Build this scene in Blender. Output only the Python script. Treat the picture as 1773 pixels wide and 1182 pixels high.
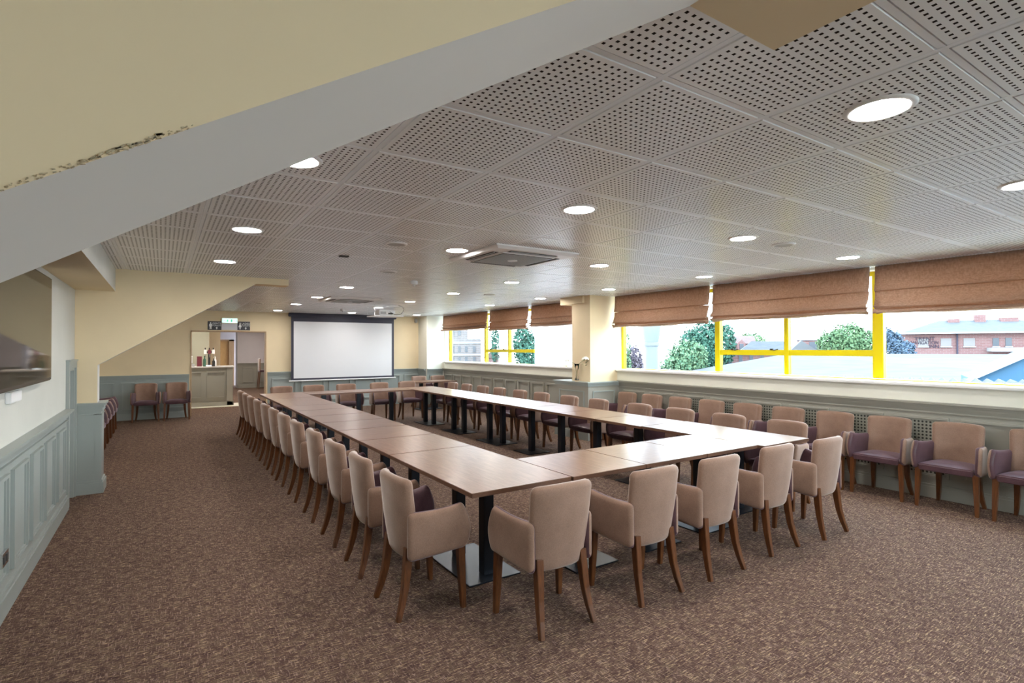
import bpy, bmesh, math, random
from math import sin, cos, pi, radians
from mathutils import Vector, Matrix

SC = bpy.context.scene
for o in list(bpy.data.objects):
    bpy.data.objects.remove(o, do_unlink=True)
COL = SC.collection
random.seed(7)

# ------------------------------------------------------------------ camera
EYE = 1.63
YAW, PITCH, ROLL = 0.5776, 0.0115, -0.0029
def camera():
    cam = bpy.data.cameras.new('camera')
    cam.sensor_fit = 'HORIZONTAL'; cam.sensor_width = 36.0
    cam.lens = 927.07 / 1773 * 36.0
    cam.clip_start = 0.05; cam.clip_end = 400
    o = bpy.data.objects.new('camera', cam); COL.objects.link(o)
    f = Vector((sin(YAW), cos(YAW), 0)); r = Vector((cos(YAW), -sin(YAW), 0)); u = Vector((0, 0, 1))
    f2 = f*cos(PITCH) + u*sin(PITCH); u2 = -f*sin(PITCH) + u*cos(PITCH)
    r3 = r*cos(ROLL) + u2*sin(ROLL); u3 = -r*sin(ROLL) + u2*cos(ROLL)
    M = Matrix((r3, u3, -f2)).transposed().to_4x4()
    M.translation = Vector((0, 0, EYE))
    o.matrix_world = M
    SC.camera = o
camera()

# ------------------------------------------------------------------ world, exposure
SKY_STRENGTH = 5.0
LAMP_STRENGTH = 66.0
w = bpy.data.worlds.new('overcast_sky'); SC.world = w; w.use_nodes = True
nt = w.node_tree; bg = nt.nodes['Background']
bg.inputs['Strength'].default_value = SKY_STRENGTH
g_tc = nt.nodes.new('ShaderNodeTexCoord'); g_sep = nt.nodes.new('ShaderNodeSeparateXYZ')
g_r = nt.nodes.new('ShaderNodeValToRGB')
nt.links.new(g_tc.outputs['Generated'], g_sep.inputs[0]); nt.links.new(g_sep.outputs['Z'], g_r.inputs[0])
g_r.color_ramp.elements[0].position = 0.0; g_r.color_ramp.elements[0].color = (0.86, 0.93, 1.0, 1)
g_r.color_ramp.elements[1].position = 0.8; g_r.color_ramp.elements[1].color = (0.66, 0.80, 1.0, 1)
nt.links.new(g_r.outputs[0], bg.inputs['Color'])
SC.view_settings.view_transform = 'Standard'
SC.view_settings.look = 'None'
SC.view_settings.gamma = 1.0
SC.view_settings.use_curve_mapping = False
SC.view_settings.exposure = 1.2
SC.cycles.use_denoising = True
SC.cycles.max_bounces = 8
SC.cycles.diffuse_bounces = 5
SC.cycles.sample_clamp_indirect = 8.0

CE = 2.557            # ceiling height
XL, XR = -0.83, 6.98  # left wall, window wall
YB, YF = -2.6, 15.0   # wall behind the camera, far wall
XL2 = -1.32           # left wall of the far end

# ------------------------------------------------------------------ materials
def mat(name, col=(0.8, 0.8, 0.8), rough=0.6, metal=0.0, spec=0.5, coat=0.0, sheen=0.0, emit=None, estr=0.0, alpha=None):
    m = bpy.data.materials.new(name); m.use_nodes = True
    b = m.node_tree.nodes['Principled BSDF']
    b.inputs['Base Color'].default_value = (*col, 1)
    b.inputs['Roughness'].default_value = rough
    b.inputs['Metallic'].default_value = metal
    b.inputs['Specular IOR Level'].default_value = spec
    b.inputs['Coat Weight'].default_value = coat
    if sheen:
        b.inputs['Sheen Weight'].default_value = sheen
        b.inputs['Sheen Roughness'].default_value = 0.4
    if emit:
        b.inputs['Emission Color'].default_value = (*emit, 1)
        b.inputs['Emission Strength'].default_value = estr
    return m
def nodes(m):
    return m.node_tree.nodes, m.node_tree.links, m.node_tree.nodes['Principled BSDF']
def coords(m, scale=(1, 1, 1), kind='Object', rot=(0, 0, 0)):
    n, l, b = nodes(m)
    tc = n.new('ShaderNodeTexCoord'); mp = n.new('ShaderNodeMapping')
    mp.inputs['Scale'].default_value = scale; mp.inputs['Rotation'].default_value = rot
    l.new(tc.outputs[kind], mp.inputs[0]); return mp.outputs[0]
def noise(m, vec, scale=5, detail=2, rough=0.5):
    n, l, b = nodes(m); t = n.new('ShaderNodeTexNoise')
    t.inputs['Scale'].default_value = scale; t.inputs['Detail'].default_value = detail
    t.inputs['Roughness'].default_value = rough
    l.new(vec, t.inputs['Vector']); return t.outputs['Fac']
def ramp(m, fac, stops, interp='LINEAR'):
    n, l, b = nodes(m); r = n.new('ShaderNodeValToRGB'); r.color_ramp.interpolation = interp
    els = r.color_ramp.elements
    while len(els) < len(stops): els.new(0.5)
    for e, (p, c) in zip(els, stops):
        e.position = p; e.color = (*c, 1) if len(c) == 3 else c
    l.new(fac, r.inputs[0]); return r.outputs[0]
def mix(m, fac, a, b2, mode='MIX'):
    n, l, b = nodes(m); x = n.new('ShaderNodeMix'); x.data_type = 'RGBA'; x.blend_type = mode
    if isinstance(fac, (int, float)): x.inputs[0].default_value = fac
    else: l.new(fac, x.inputs[0])
    for s, v in ((6, a), (7, b2)):
        if isinstance(v, tuple): x.inputs[s].default_value = (*v, 1)
        else: l.new(v, x.inputs[s])
    return x.outputs[2]
def math_(m, op, a, b2=None):
    n, l, b = nodes(m); x = n.new('ShaderNodeMath'); x.operation = op
    for s, v in ((0, a), (1, b2)):
        if v is None: continue
        if isinstance(v, (int, float)): x.inputs[s].default_value = v
        else: l.new(v, x.inputs[s])
    return x.outputs[0]
def setcol(m, c): nodes(m)[1].new(c, nodes(m)[2].inputs['Base Color'])
def bump(m, h, strength=0.3, dist=0.01):
    n, l, b = nodes(m); x = n.new('ShaderNodeBump')
    x.inputs['Strength'].default_value = strength; x.inputs['Distance'].default_value = dist
    l.new(h, x.inputs['Height']); l.new(x.outputs[0], b.inputs['Normal'])

M = {}
def paint(name, col, var=0.04, rough=0.75):
    m = mat(name, col, rough, spec=0.3)
    f = noise(m, coords(m), 1.7, 3)
    d = tuple(c*(1-var) for c in col); e = tuple(min(1, c*(1+var)) for c in col)
    setcol(m, ramp(m, f, [(0.3, d), (0.7, e)])); M[name] = m; return m
paint('cream', (0.78, 0.645, 0.43))
paint('pale_cream', (0.76, 0.745, 0.655))
paint('left_paint', (0.61, 0.61, 0.56))
paint('soffit', (0.67, 0.645, 0.61))
paint('lilac_wall', (0.66, 0.62, 0.64))
paint('olive_wall', (0.40, 0.39, 0.30))
paint('white_paint', (0.86, 0.85, 0.82), 0.02, 0.5)
paint('sage', (0.33, 0.365, 0.345), 0.03, 0.42)
paint('greige', (0.325, 0.315, 0.27), 0.03, 0.45)
# bulkhead face near the camera: same cream, with flaking plaster along the lower arris
M['black_metal'] = mat('black_metal', (0.022, 0.026, 0.034), 0.28, 0.6)
M['white_plastic'] = mat('white_plastic', (0.84, 0.84, 0.84), 0.4)
M['grey_plastic'] = mat('grey_plastic', (0.42, 0.42, 0.42), 0.45)
M['dark_slot'] = mat('dark_slot', (0.03, 0.028, 0.026), 0.7)
M['screen_black'] = mat('screen_black', (0.035, 0.033, 0.055), 0.6)
M['tv_glass'] = mat('tv_glass', (0.008, 0.008, 0.008), 0.05, spec=0.35)
M['tv_body'] = mat('tv_body', (0.03, 0.022, 0.018), 0.25)
M['chrome'] = mat('chrome', (0.75, 0.75, 0.76), 0.18, 1.0)
M['brass'] = mat('brass', (0.75, 0.6, 0.3), 0.25, 1.0)
M['yellow_frame'] = mat('yellow_frame', (0.82, 0.66, 0.0), 0.35)
M['lamp'] = mat('lamp', (1, 1, 1), 0.5, emit=(1.0, 0.955, 0.915), estr=LAMP_STRENGTH)
M['added_bar_lamp'] = mat('added_bar_lamp', (1, 1, 1), 0.5, emit=(1.0, 0.92, 0.84), estr=150.0)  # emission for the added, unseen downlights past the doorway
M['exit_lit'] = mat('exit_lit', (0.9, 1, 0.95), 0.5, emit=(0.66, 1.0, 0.86), estr=0.46)
M['exit_green'] = mat('exit_green', (0.1, 0.7, 0.4), 0.5, emit=(0.15, 0.80, 0.5), estr=0.20)
M['sign_black'] = mat('sign_black', (0.02, 0.015, 0.02), 0.4)
M['sign_white'] = mat('sign_white', (0.85, 0.85, 0.85), 0.5)
M['sign_grey'] = mat('sign_grey', (0.62, 0.62, 0.66), 0.5)

def glass_mat():
    m = bpy.data.materials.new('window_glass'); m.use_nodes = True
    n, l = m.node_tree.nodes, m.node_tree.links; n.clear()
    out = n.new('ShaderNodeOutputMaterial'); tr = n.new('ShaderNodeBsdfTransparent'); gl = n.new('ShaderNodeBsdfGlossy')
    lw = n.new('ShaderNodeLayerWeight'); lw.inputs[0].default_value = 0.5
    fr = n.new('ShaderNodeMath'); fr.operation = 'POWER'; fr.inputs[1].default_value = 5.0
    l.new(lw.outputs['Facing'], fr.inputs[0]); mx = n.new('ShaderNodeMixShader')
    tr.inputs[0].default_value = (0.95, 0.98, 0.97, 1); gl.inputs['Roughness'].default_value = 0.02
    l.new(fr.outputs[0], mx.inputs[0]); l.new(tr.outputs[0], mx.inputs[1]); l.new(gl.outputs[0], mx.inputs[2]); l.new(mx.outputs[0], out.inputs[0])
    return m
M['glass'] = glass_mat()
def frosted():
    m = bpy.data.materials.new('frosted_film'); m.use_nodes = True
    n, l = m.node_tree.nodes, m.node_tree.links; n.clear()
    out = n.new('ShaderNodeOutputMaterial'); a = n.new('ShaderNodeBsdfTranslucent'); b = n.new('ShaderNodeBsdfDiffuse'); mx = n.new('ShaderNodeMixShader')
    a.inputs[0].default_value = (0.98, 0.98, 0.98, 1); b.inputs[0].default_value = (0.9, 0.9, 0.9, 1); mx.inputs[0].default_value = 0.25
    l.new(a.outputs[0], mx.inputs[1]); l.new(b.outputs[0], mx.inputs[2]); l.new(mx.outputs[0], out.inputs[0]); return m
M['frosted'] = frosted()

def carpet():
    m = mat('carpet', rough=0.95, spec=0.1)
    a = noise(m, coords(m, (18, 120, 1)), 1.0, 3, 0.75)
    b = noise(m, coords(m, (120, 18, 1)), 1.0, 3, 0.75)
    c = noise(m, coords(m, (14, 14, 1)), 1.0, 4, 0.6)
    d = noise(m, coords(m, (0.55, 0.22, 1)), 1.0, 2)
    base = ramp(m, c, [(0.30, (0.068, 0.036, 0.032)), (0.5, (0.112, 0.066, 0.053)), (0.70, (0.150, 0.102, 0.070))])
    warm = ramp(m, a, [(0.53, (0, 0, 0)), (0.66, (1, 1, 1))])
    cool = ramp(m, b, [(0.54, (0, 0, 0)), (0.68, (1, 1, 1))])
    x = mix(m, math_(m, 'MULTIPLY', warm, 0.75), base, (0.62, 0.45, 0.27))
    x = mix(m, math_(m, 'MULTIPLY', cool, 0.60), x, (0.56, 0.40, 0.32))
    s = math_(m, 'ADD', a, b)
    dark = ramp(m, s, [(0.40, (1, 1, 1)), (0.52, (0, 0, 0))])
    # threads that dive under: dark gaps in the weave
    a2 = noise(m, coords(m, (45, 150, 1)), 1.0, 2, 0.6)
    gap = ramp(m, a2, [(0.36, (1, 1, 1)), (0.47, (0, 0, 0))])
    x = mix(m, math_(m, 'MULTIPLY', gap, 0.75), x, (0.045, 0.025, 0.024))
    worn = ramp(m, d, [(0.35, (0.86, 0.86, 0.86)), (0.65, (1.1, 1.1, 1.1))])
    x = mix(m, 1.0, x, worn, 'MULTIPLY')
    setcol(m, x); bump(m, s, 0.35, 0.006); return m
M['carpet'] = carpet()

def perforated(name, base, hole, nx, ny, ox, oy, px, py, hw=0.20):
    """square punched holes repeating px by py, nx by ny of them inside each tile"""
    m = mat(name, base, 0.7, spec=0.25)
    n, l, b = nodes(m)
    tc = n.new('ShaderNodeTexCoord'); sp = n.new('ShaderNodeSeparateXYZ'); l.new(tc.outputs['Object'], sp.inputs[0])
    def axis(out, off, pitch, cnt):
        t = math_(m, 'DIVIDE', math_(m, 'SUBTRACT', out, off), pitch)
        fr = math_(m, 'FRACT', t)                      # 0..1 in tile
        s = math_(m, 'SUBTRACT', math_(m, 'MULTIPLY', fr, cnt + 2.0), 1.0)   # one blank step each side
        inside = math_(m, 'MULTIPLY', math_(m, 'GREATER_THAN', s, 0.0), math_(m, 'LESS_THAN', s, float(cnt)))
        d = math_(m, 'ABSOLUTE', math_(m, 'SUBTRACT', math_(m, 'FRACT', s), 0.5))
        return math_(m, 'MULTIPLY', inside, math_(m, 'LESS_THAN', d, hw))
    h = math_(m, 'MULTIPLY', axis(sp.outputs['X'], ox, px, nx), axis(sp.outputs['Y'], oy, py, ny))
    setcol(m, mix(m, h, base, hole))
    l.new(math_(m, 'MULTIPLY', math_(m, 'SUBTRACT', 1.0, h), 0.6), b.inputs['Specular IOR Level'])
    return m
TX, TY = 0.600, 0.5937
GX0, GY0 = 1.4372, 1.2496
M['tile'] = perforated('tile', (0.88, 0.89, 0.91), (0.03, 0.024, 0.021), 18, 18, GX0, GY0, TX, TY, 0.19)
M['tile'].node_tree.nodes['Principled BSDF'].inputs['Roughness'].default_value = 0.30
M['tbar'] = mat('tbar', (0.86, 0.88, 0.92), 0.3, 0.0, 0.5)
M['tile_edge'] = mat('tile_edge', (0.82, 0.83, 0.85), 0.4)

def dots(name):
    m = mat(name, (0.3, 0.3, 0.25), 0.5); n, l, b = nodes(m)
    tc = n.new('ShaderNodeTexCoord'); sp = n.new('ShaderNodeSeparateXYZ'); l.new(tc.outputs['Object'], sp.inputs[0])
    def ax(o_, p_):
        f = math_(m, 'SUBTRACT', math_(m, 'FRACT', math_(m, 'DIVIDE', o_, p_)), 0.5); return math_(m, 'MULTIPLY', f, f)
    r2 = math_(m, 'ADD', ax(sp.outputs['Y'], 0.036), ax(sp.outputs['Z'], 0.036))
    setcol(m, mix(m, math_(m, 'LESS_THAN', r2, 0.085), (0.31, 0.31, 0.26), (0.02, 0.02, 0.015))); return m
M['dots'] = dots('dots')
def wood(name, c1, c2, scale=(1, 1, 1), rough=0.3, coat=0.0, rot=(0, 0, 0)):
    m = mat(name, rough=rough, coat=coat)
    v = coords(m, scale, rot=rot)
    f = noise(m, v, 6, 4, 0.6)
    setcol(m, ramp(m, f, [(0.3, c1), (0.7, c2)])); return m
M['top_x'] = wood('top_x', (0.15, 0.068, 0.037), (0.26, 0.135, 0.082), (1.2, 14, 14), 0.29)
M['top_y'] = wood('top_y', (0.15, 0.068, 0.037), (0.26, 0.135, 0.082), (14, 1.2, 14), 0.29)
M['edge'] = wood('edge', (0.12, 0.058, 0.035), (0.17, 0.085, 0.05), (6, 6, 30), 0.35)
for k in ('top_x', 'top_y'):
    M[k].node_tree.nodes['Principled BSDF'].inputs['Coat Weight'].default_value = 0.0
    M[k].node_tree.nodes['Principled BSDF'].inputs['Coat Roughness'].default_value = 0.12
M['leg_wood'] = wood('leg_wood', (0.075, 0.024, 0.008), (0.15, 0.052, 0.015), (12, 12, 2), 0.3, 0.3)
M['door_wood'] = wood('door_wood', (0.50, 0.27, 0.09), (0.62, 0.36, 0.13), (8, 8, 1), 0.4)
M['lining_wood'] = wood('lining_wood', (0.36, 0.22, 0.11), (0.47, 0.30, 0.16), (10, 10, 1), 0.45)

def velvet(name, lo, hi, sheen=0.5, sheencol=(1, 0.93, 0.88), rough=0.75):
    m = mat(name, rough=rough, spec=0.25, sheen=sheen)
    m.node_tree.nodes['Principled BSDF'].inputs['Sheen Tint'].default_value = (*sheencol, 1)
    f = noise(m, coords(m, (1, 1, 1)), 4.5, 4, 0.6)
    g = noise(m, coords(m, (160, 160, 160)), 1, 1)
    c = ramp(m, f, [(0.30, lo), (0.72, hi)])
    c = mix(m, 0.25, c, ramp(m, g, [(0.3, tuple(x*0.7 for x in lo)), (0.7, hi)]))
    setcol(m, c); bump(m, g, 0.12, 0.002); return m
M['taupe'] = velvet('taupe', (0.215, 0.128, 0.088), (0.33, 0.205, 0.148), 0.7)
M['plum'] = velvet('plum', (0.060, 0.028, 0.034), (0.120, 0.062, 0.072), 0.35, (0.85, 0.7, 0.85), 0.38)

def linen():
    m = mat('linen', rough=0.9, spec=0.15)
    a = noise(m, coords(m, (400, 60, 20)), 1, 2); b = noise(m, coords(m, (400, 20, 300)), 1, 2)
    s = math_(m, 'MULTIPLY', math_(m, 'ADD', a, b), 0.5)
    setcol(m, ramp(m, s, [(0.36, (0.29, 0.19, 0.135)), (0.62, (0.54, 0.39, 0.30))]))
    bump(m, s, 0.2, 0.003)
    n, l, bb = nodes(m)
    tl = n.new('ShaderNodeBsdfTranslucent'); tl.inputs[0].default_value = (0.60, 0.34, 0.19, 1)
    mx = n.new('ShaderNodeMixShader'); mx.inputs[0].default_value = 0.30
    out = [x for x in n if x.type == 'OUTPUT_MATERIAL'][0]
    l.new(bb.outputs[0], mx.inputs[1]); l.new(tl.outputs[0], mx.inputs[2]); l.new(mx.outputs[0], out.inputs[0])
    return m
M['linen'] = linen()

def brick(name, c1, c2, mortar, scale=1.0, rot=(radians(90), 0, 0)):
    m = mat(name, rough=0.9, spec=0.2)
    n, l, b = nodes(m); t = n.new('ShaderNodeTexBrick')
    t.inputs['Color1'].default_value = (*c1, 1); t.inputs['Color2'].default_value = (*c2, 1); t.inputs['Mortar'].default_value = (*mortar, 1)
    t.inputs['Scale'].default_value = scale; t.inputs['Brick Width'].default_value = 0.45; t.inputs['Row Height'].default_value = 0.15
    t.inputs['Mortar Size'].default_value = 0.015
    l.new(coords(m, rot=rot), t.inputs['Vector']); setcol(m, t.outputs['Color']); return m
M['brick'] = brick('brick', (0.16, 0.085, 0.082), (0.19, 0.105, 0.10), (0.2, 0.15, 0.15))
M['pale_brick'] = brick('pale_brick', (0.17, 0.145, 0.14), (0.13, 0.12, 0.12), (0.19, 0.18, 0.18))
def slate(name, c1, c2, s=(1, 1, 8)):
    m = mat(name, rough=0.85); setcol(m, ramp(m, noise(m, coords(m, s), 2, 3), [(0.3, c1), (0.7, c2)])); return m
M['slate'] = slate('slate', (0.058, 0.066, 0.074), (0.080, 0.088, 0.096))
M['sheet_roof'] = slate('sheet_roof', (0.054, 0.061, 0.070), (0.080, 0.087, 0.096), (0.5, 2.6, 1))
M['pink_tile'] = slate('pink_tile', (0.10, 0.065, 0.06), (0.12, 0.085, 0.08))
M['white_roof'] = mat('white_roof', (0.11, 0.115, 0.12), 0.8)
M['blue_wall'] = mat('blue_wall', (0.034, 0.105, 0.185), 0.7)
M['flue'] = mat('flue', (0.13, 0.15, 0.17), 0.5)
M['dark_out'] = mat('dark_out', (0.035, 0.03, 0.05), 0.7)
M['win_out'] = mat('win_out', (0.06, 0.07, 0.085), 0.3)
M['win_pale'] = mat('win_pale', (0.17, 0.16, 0.16), 0.6)
M['trim_out'] = mat('trim_out', (0.30, 0.30, 0.30), 0.7)
M['letters'] = mat('letters', (0.02, 0.012, 0.03), 0.7)
M['ground'] = slate('ground', (0.16, 0.165, 0.16), (0.22, 0.22, 0.215), (0.2, 0.2, 1))
M['bark'] = mat('bark', (0.1, 0.07, 0.05), 0.9)
def leafm(name, lo, hi):
    m = mat(name, rough=0.7, spec=0.2)
    g = nodes(m)[0].new('ShaderNodeNewGeometry')
    setcol(m, ramp(m, g.outputs['Random Per Island'], [(0.0, lo), (1.0, hi)])); M[name] = m
leafm('leaf_light', (0.051, 0.123, 0.072), (0.152, 0.232, 0.123))
leafm('leaf_dark', (0.023, 0.080, 0.061), (0.058, 0.138, 0.094))
leafm('leaf_mid', (0.058, 0.116, 0.058), (0.145, 0.225, 0.109))
leafm('leaf_blue', (0.036, 0.065, 0.109), (0.102, 0.145, 0.189))
leafm('leaf_purple', (0.080, 0.065, 0.090), (0.145, 0.123, 0.145))
M['stem'] = mat('stem', (0.08, 0.16, 0.05), 0.6)
M['petal'] = mat('petal', (0.86, 0.86, 0.80), 0.6)
def clear():
    m = mat('clear_glass', (0.96, 0.92, 0.9), 0.03); b = nodes(m)[2]
    b.inputs['Transmission Weight'].default_value = 1.0; b.inputs['IOR'].default_value = 1.3; return m
M['clear'] = clear()
def flaky():
    """cream emulsion with a run of cracked, browned plaster near one end of the lower edge"""
    m = mat('cream_flaking', rough=0.75, spec=0.3)
    n, l, b = nodes(m)
    f = noise(m, coords(m), 1.7, 3)
    base = ramp(m, f, [(0.3, (0.76, 0.615, 0.41)), (0.7, (0.81, 0.665, 0.45))])
    setcol(m, base); return m
M['cream_near'] = flaky()
M['crack'] = slate('crack', (0.26, 0.18, 0.09), (0.62, 0.52, 0.36), (160, 160, 160))

# ------------------------------------------------------------------ mesh helpers
class MB:
    def __init__(s): s.v = []; s.f = []; s.m = []
    def add(s, vs, fs, mi=0):
        k = len(s.v); s.v += [tuple(p) for p in vs]
        s.f += [tuple(i+k for i in f) for f in fs]; s.m += [mi]*len(fs); return s
    def box(s, x0, x1, y0, y1, z0, z1, mi=0):
        vs = [(x, y, z) for z in (z0, z1) for y in (y0, y1) for x in (x0, x1)]
        return s.add(vs, [(0, 2, 3, 1), (4, 5, 7, 6), (0, 1, 5, 4), (2, 6, 7, 3), (0, 4, 6, 2), (1, 3, 7, 5)], mi)
    def obox(s, c, ax, ay, az, hx, hy, hz, mi=0):
        c = Vector(c); ax = Vector(ax).normalized(); ay = Vector(ay).normalized(); az = Vector(az).normalized()
        vs = [c + ax*hx*i + ay*hy*j + az*hz*k for k in (-1, 1) for j in (-1, 1) for i in (-1, 1)]
        return s.add(vs, [(0, 2, 3, 1), (4, 5, 7, 6), (0, 1, 5, 4), (2, 6, 7, 3), (0, 4, 6, 2), (1, 3, 7, 5)], mi)
    def prism(s, poly, axis, a0, a1, mi=0):
        """poly: list of 2D points; axis 'x','y','z' = extrusion axis"""
        def P(p, t):
            return {'x': (t, p[0], p[1]), 'y': (p[0], t, p[1]), 'z': (p[0], p[1], t)}[axis]
        n = len(poly); vs = [P(p, a0) for p in poly] + [P(p, a1) for p in poly]
        fs = [tuple(range(n))[::-1], tuple(range(n, 2*n))] + [(i, (i+1) % n, n+(i+1) % n, n+i) for i in range(n)]
        return s.add(vs, fs, mi)
    def cyl(s, c, r, h, n=24, axis='z', r2=None, mi=0, cap=True):
        r2 = r if r2 is None else r2
        def P(a, t, rr):
            u, v = rr*cos(a), rr*sin(a)
            return {'z': (c[0]+u, c[1]+v, c[2]+t), 'x': (c[0]+t, c[1]+u, c[2]+v), 'y': (c[0]+u, c[1]+t, c[2]+v)}[axis]
        vs = [P(2*pi*i/n, 0, r) for i in range(n)] + [P(2*pi*i/n, h, r2) for i in range(n)]
        fs = [(i, (i+1) % n, n+(i+1) % n, n+i) for i in range(n)]
        if cap: fs += [tuple(range(n))[::-1], tuple(range(n, 2*n))]
        return s.add(vs, fs, mi)
    def lathe(s, c, prof, n=24, mi=0):
        vs = [(c[0]+r*cos(2*pi*i/n), c[1]+r*sin(2*pi*i/n), c[2]+z) for r, z in prof for i in range(n)]
        fs = [(k*n+i, k*n+(i+1) % n, (k+1)*n+(i+1) % n, (k+1)*n+i) for k in range(len(prof)-1) for i in range(n)]
        return s.add(vs, fs, mi)
    def tube(s, pts, r, n=8, mi=0, square=False):
        """r: number or list; swept ring"""
        pts = [Vector(p) for p in pts]; K = len(pts); rs = r if isinstance(r, (list, tuple)) else [r]*K
        vs = []
        up = Vector((0.13, 0.99, 0.05)) if not square else Vector((0, 1, 0))
        for k, p in enumerate(pts):
            t = (pts[min(k+1, K-1)] - pts[max(k-1, 0)]).normalized()
            a = up.cross(t)
            if a.length < 1e-3: a = Vector((1, 0, 0)).cross(t)
            a.normalize(); b = t.cross(a)
            for i in range(n):
                th = 2*pi*i/n + (pi/4 if square else 0)
                vs.append(p + (a*cos(th) + b*sin(th))*rs[k]*(1.4142 if square else 1))
        fs = [(k*n+i, k*n+(i+1) % n, (k+1)*n+(i+1) % n, (k+1)*n+i) for k in range(K-1) for i in range(n)]
        fs += [tuple(range(n))[::-1], tuple(range((K-1)*n, K*n))]
        return s.add(vs, fs, mi)
    def build(s, name, mats, parent=None, bevel=0, smooth=False, seg=2):
        me = bpy.data.meshes.new(name); me.from_pydata(s.v, [], s.f)
        if not isinstance(mats, (list, tuple)): mats = [mats]
        for m in mats: me.materials.append(M[m] if isinstance(m, str) else m)
        for p, mi in zip(me.polygons, s.m): p.material_index = mi
        bm = bmesh.new(); bm.from_mesh(me); bmesh.ops.recalc_face_normals(bm, faces=bm.faces)
        if bevel:
            bmesh.ops.bevel(bm, geom=[e for e in bm.edges if e.calc_face_angle(0) > 0.6], offset=bevel, segments=seg, affect='EDGES', clamp_overlap=True)
        bm.to_mesh(me); bm.free()
        if smooth:
            for p in me.polygons: p.use_smooth = True
            if smooth == 'angle':
                me.set_sharp_from_angle(angle=radians(38))
        o = bpy.data.objects.new(name, me); COL.objects.link(o)
        if parent: o.parent = parent
        return o
def empty(name, loc=(0, 0, 0), rz=0.0):
    o = bpy.data.objects.new(name, None); COL.objects.link(o); o.location = loc; o.rotation_euler = (0, 0, rz)
    o.empty_display_size = 0.1; return o
def tag(o, label=None, cat=None, group=None, kind=None):
    if label: o['label'] = label
    if cat: o['category'] = cat
    if group: o['group'] = group
    if kind: o['kind'] = kind
    return o
def struct(o): o['kind'] = 'structure'; return o
def copy_tree(o, parent=None):
    c = o.copy(); COL.objects.link(c); c.parent = parent
    for ch in o.children: copy_tree(ch, c)
    return c
ORD = ['first', 'second', 'third', 'fourth', 'fifth', 'sixth', 'seventh', 'eighth', 'ninth', 'tenth', 'eleventh', 'twelfth']
def text_mesh(name, body, size, material, parent, loc, rot, extrude=0.002, align='CENTER'):
    cu = bpy.data.curves.new(name, 'FONT'); cu.body = body; cu.size = size; cu.extrude = extrude; cu.align_x = align; cu.align_y = 'CENTER'
    tmp = bpy.data.objects.new(name, cu); COL.objects.link(tmp)
    dg = bpy.context.evaluated_depsgraph_get()
    me = bpy.data.meshes.new_from_object(tmp.evaluated_get(dg)); bpy.data.objects.remove(tmp)
    me.materials.clear(); me.materials.append(M[material])
    o = bpy.data.objects.new(name, me); COL.objects.link(o); o.location = loc; o.rotation_euler = rot
    if parent: o.parent = parent
    return o

# ------------------------------------------------------------------ room shell
struct(MB().box(XL2-0.25, XR+0.27, YB-0.2, YF+0.2, -0.06, 0.0).box(-0.5, 4.2, YF+0.2, 28, -0.06, 0.0).build('floor', 'carpet'))
# suspended ceiling: perforated tiles with bevelled edges in a metal grid
def ceiling():
    b = MB(); e = 0.017; e2 = 0.012; zt = CE+0.011
    i0 = int(math.floor((XL2-GX0)/TX)); i1 = int(math.ceil((XR-GX0)/TX)); j0 = int(math.floor((YB-GY0)/TY)); j1 = int(math.ceil((YF-GY0)/TY))
    X0, X1, Y0, Y1 = XL2-0.02, XR+0.02, YB-0.02, YF+0.02
    for i in range(i0, i1):
        for j in range(j0, j1):
            x0 = max(GX0+i*TX, X0); x1 = min(GX0+(i+1)*TX, X1); y0 = max(GY0+j*TY, Y0); y1 = min(GY0+(j+1)*TY, Y1)
            if x1-x0 < 0.05 or y1-y0 < 0.05: continue
            lo = [(x0+e, y0+e, CE), (x1-e, y0+e, CE), (x1-e, y1-e, CE), (x0+e, y1-e, CE)]
            hi = [(x0+e2, y0+e2, zt), (x1-e2, y0+e2, zt), (x1-e2, y1-e2, zt), (x0+e2, y1-e2, zt)]
            b.add(lo+hi, [(0, 1, 2, 3)], 0)
            b.add(lo+hi, [(0, 1, 5, 4), (1, 2, 6, 5), (2, 3, 7, 6), (3, 0, 4, 7)], 1)
    b.box(X0, X1, Y0, Y1, zt-0.001, zt+0.25, 2)
    o = b.build('ceiling', ['tile', 'tile_edge', 'tbar']); struct(o)
    # exposed tees
    t = MB()
    for i in range(i0, i1+1):
        x = GX0+i*TX
        if X0 < x < X1: t.box(x-0.011, x+0.011, Y0, Y1, CE+0.002, CE+0.0105)
    for j in range(j0, j1+1):
        y = GY0+j*TY
        if Y0 < y < Y1: t.box(X0, X1, y-0.011, y+0.011, CE+0.0025, CE+0.0104)
    t.build('ceiling_grid', 'tbar', o)
ceiling()
# walls
W2 = [(8.03, 14.36)]; W1 = [(-1.6, 7.22)]
ZS, ZH = 1.235, 2.53
b = MB()
b.box(XR, XR+0.27, YB, YF, 0, ZS)
b.box(XR, XR+0.27, YB, YF, ZH, CE+0.05)
for y0, y1 in ((YB, -1.6), (7.22, 8.03), (14.36, YF)): b.box(XR, XR+0.27, y0, y1, ZS, ZH)
struct(b.build('wall_right', 'pale_cream'))
DZ = 1.44
b = MB(); b.box(XL-0.2, XL, YB, 7.12, 0, CE+0.05).box(XL-0.2, XL, 7.66, 7.72, 0, CE+0.05).box(XL-0.2, XL, 7.12, 7.66, DZ, CE+0.05)
struct(b.build('wall_left', 'left_paint'))
struct(MB().box(XL2-0.2, XL2, 7.72, YF, 0, CE+0.05).box(XL2, XL-0.2+0.0, 7.72, 7.74, 0, CE+0.05).build('wall_far_left', 'cream'))
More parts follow.
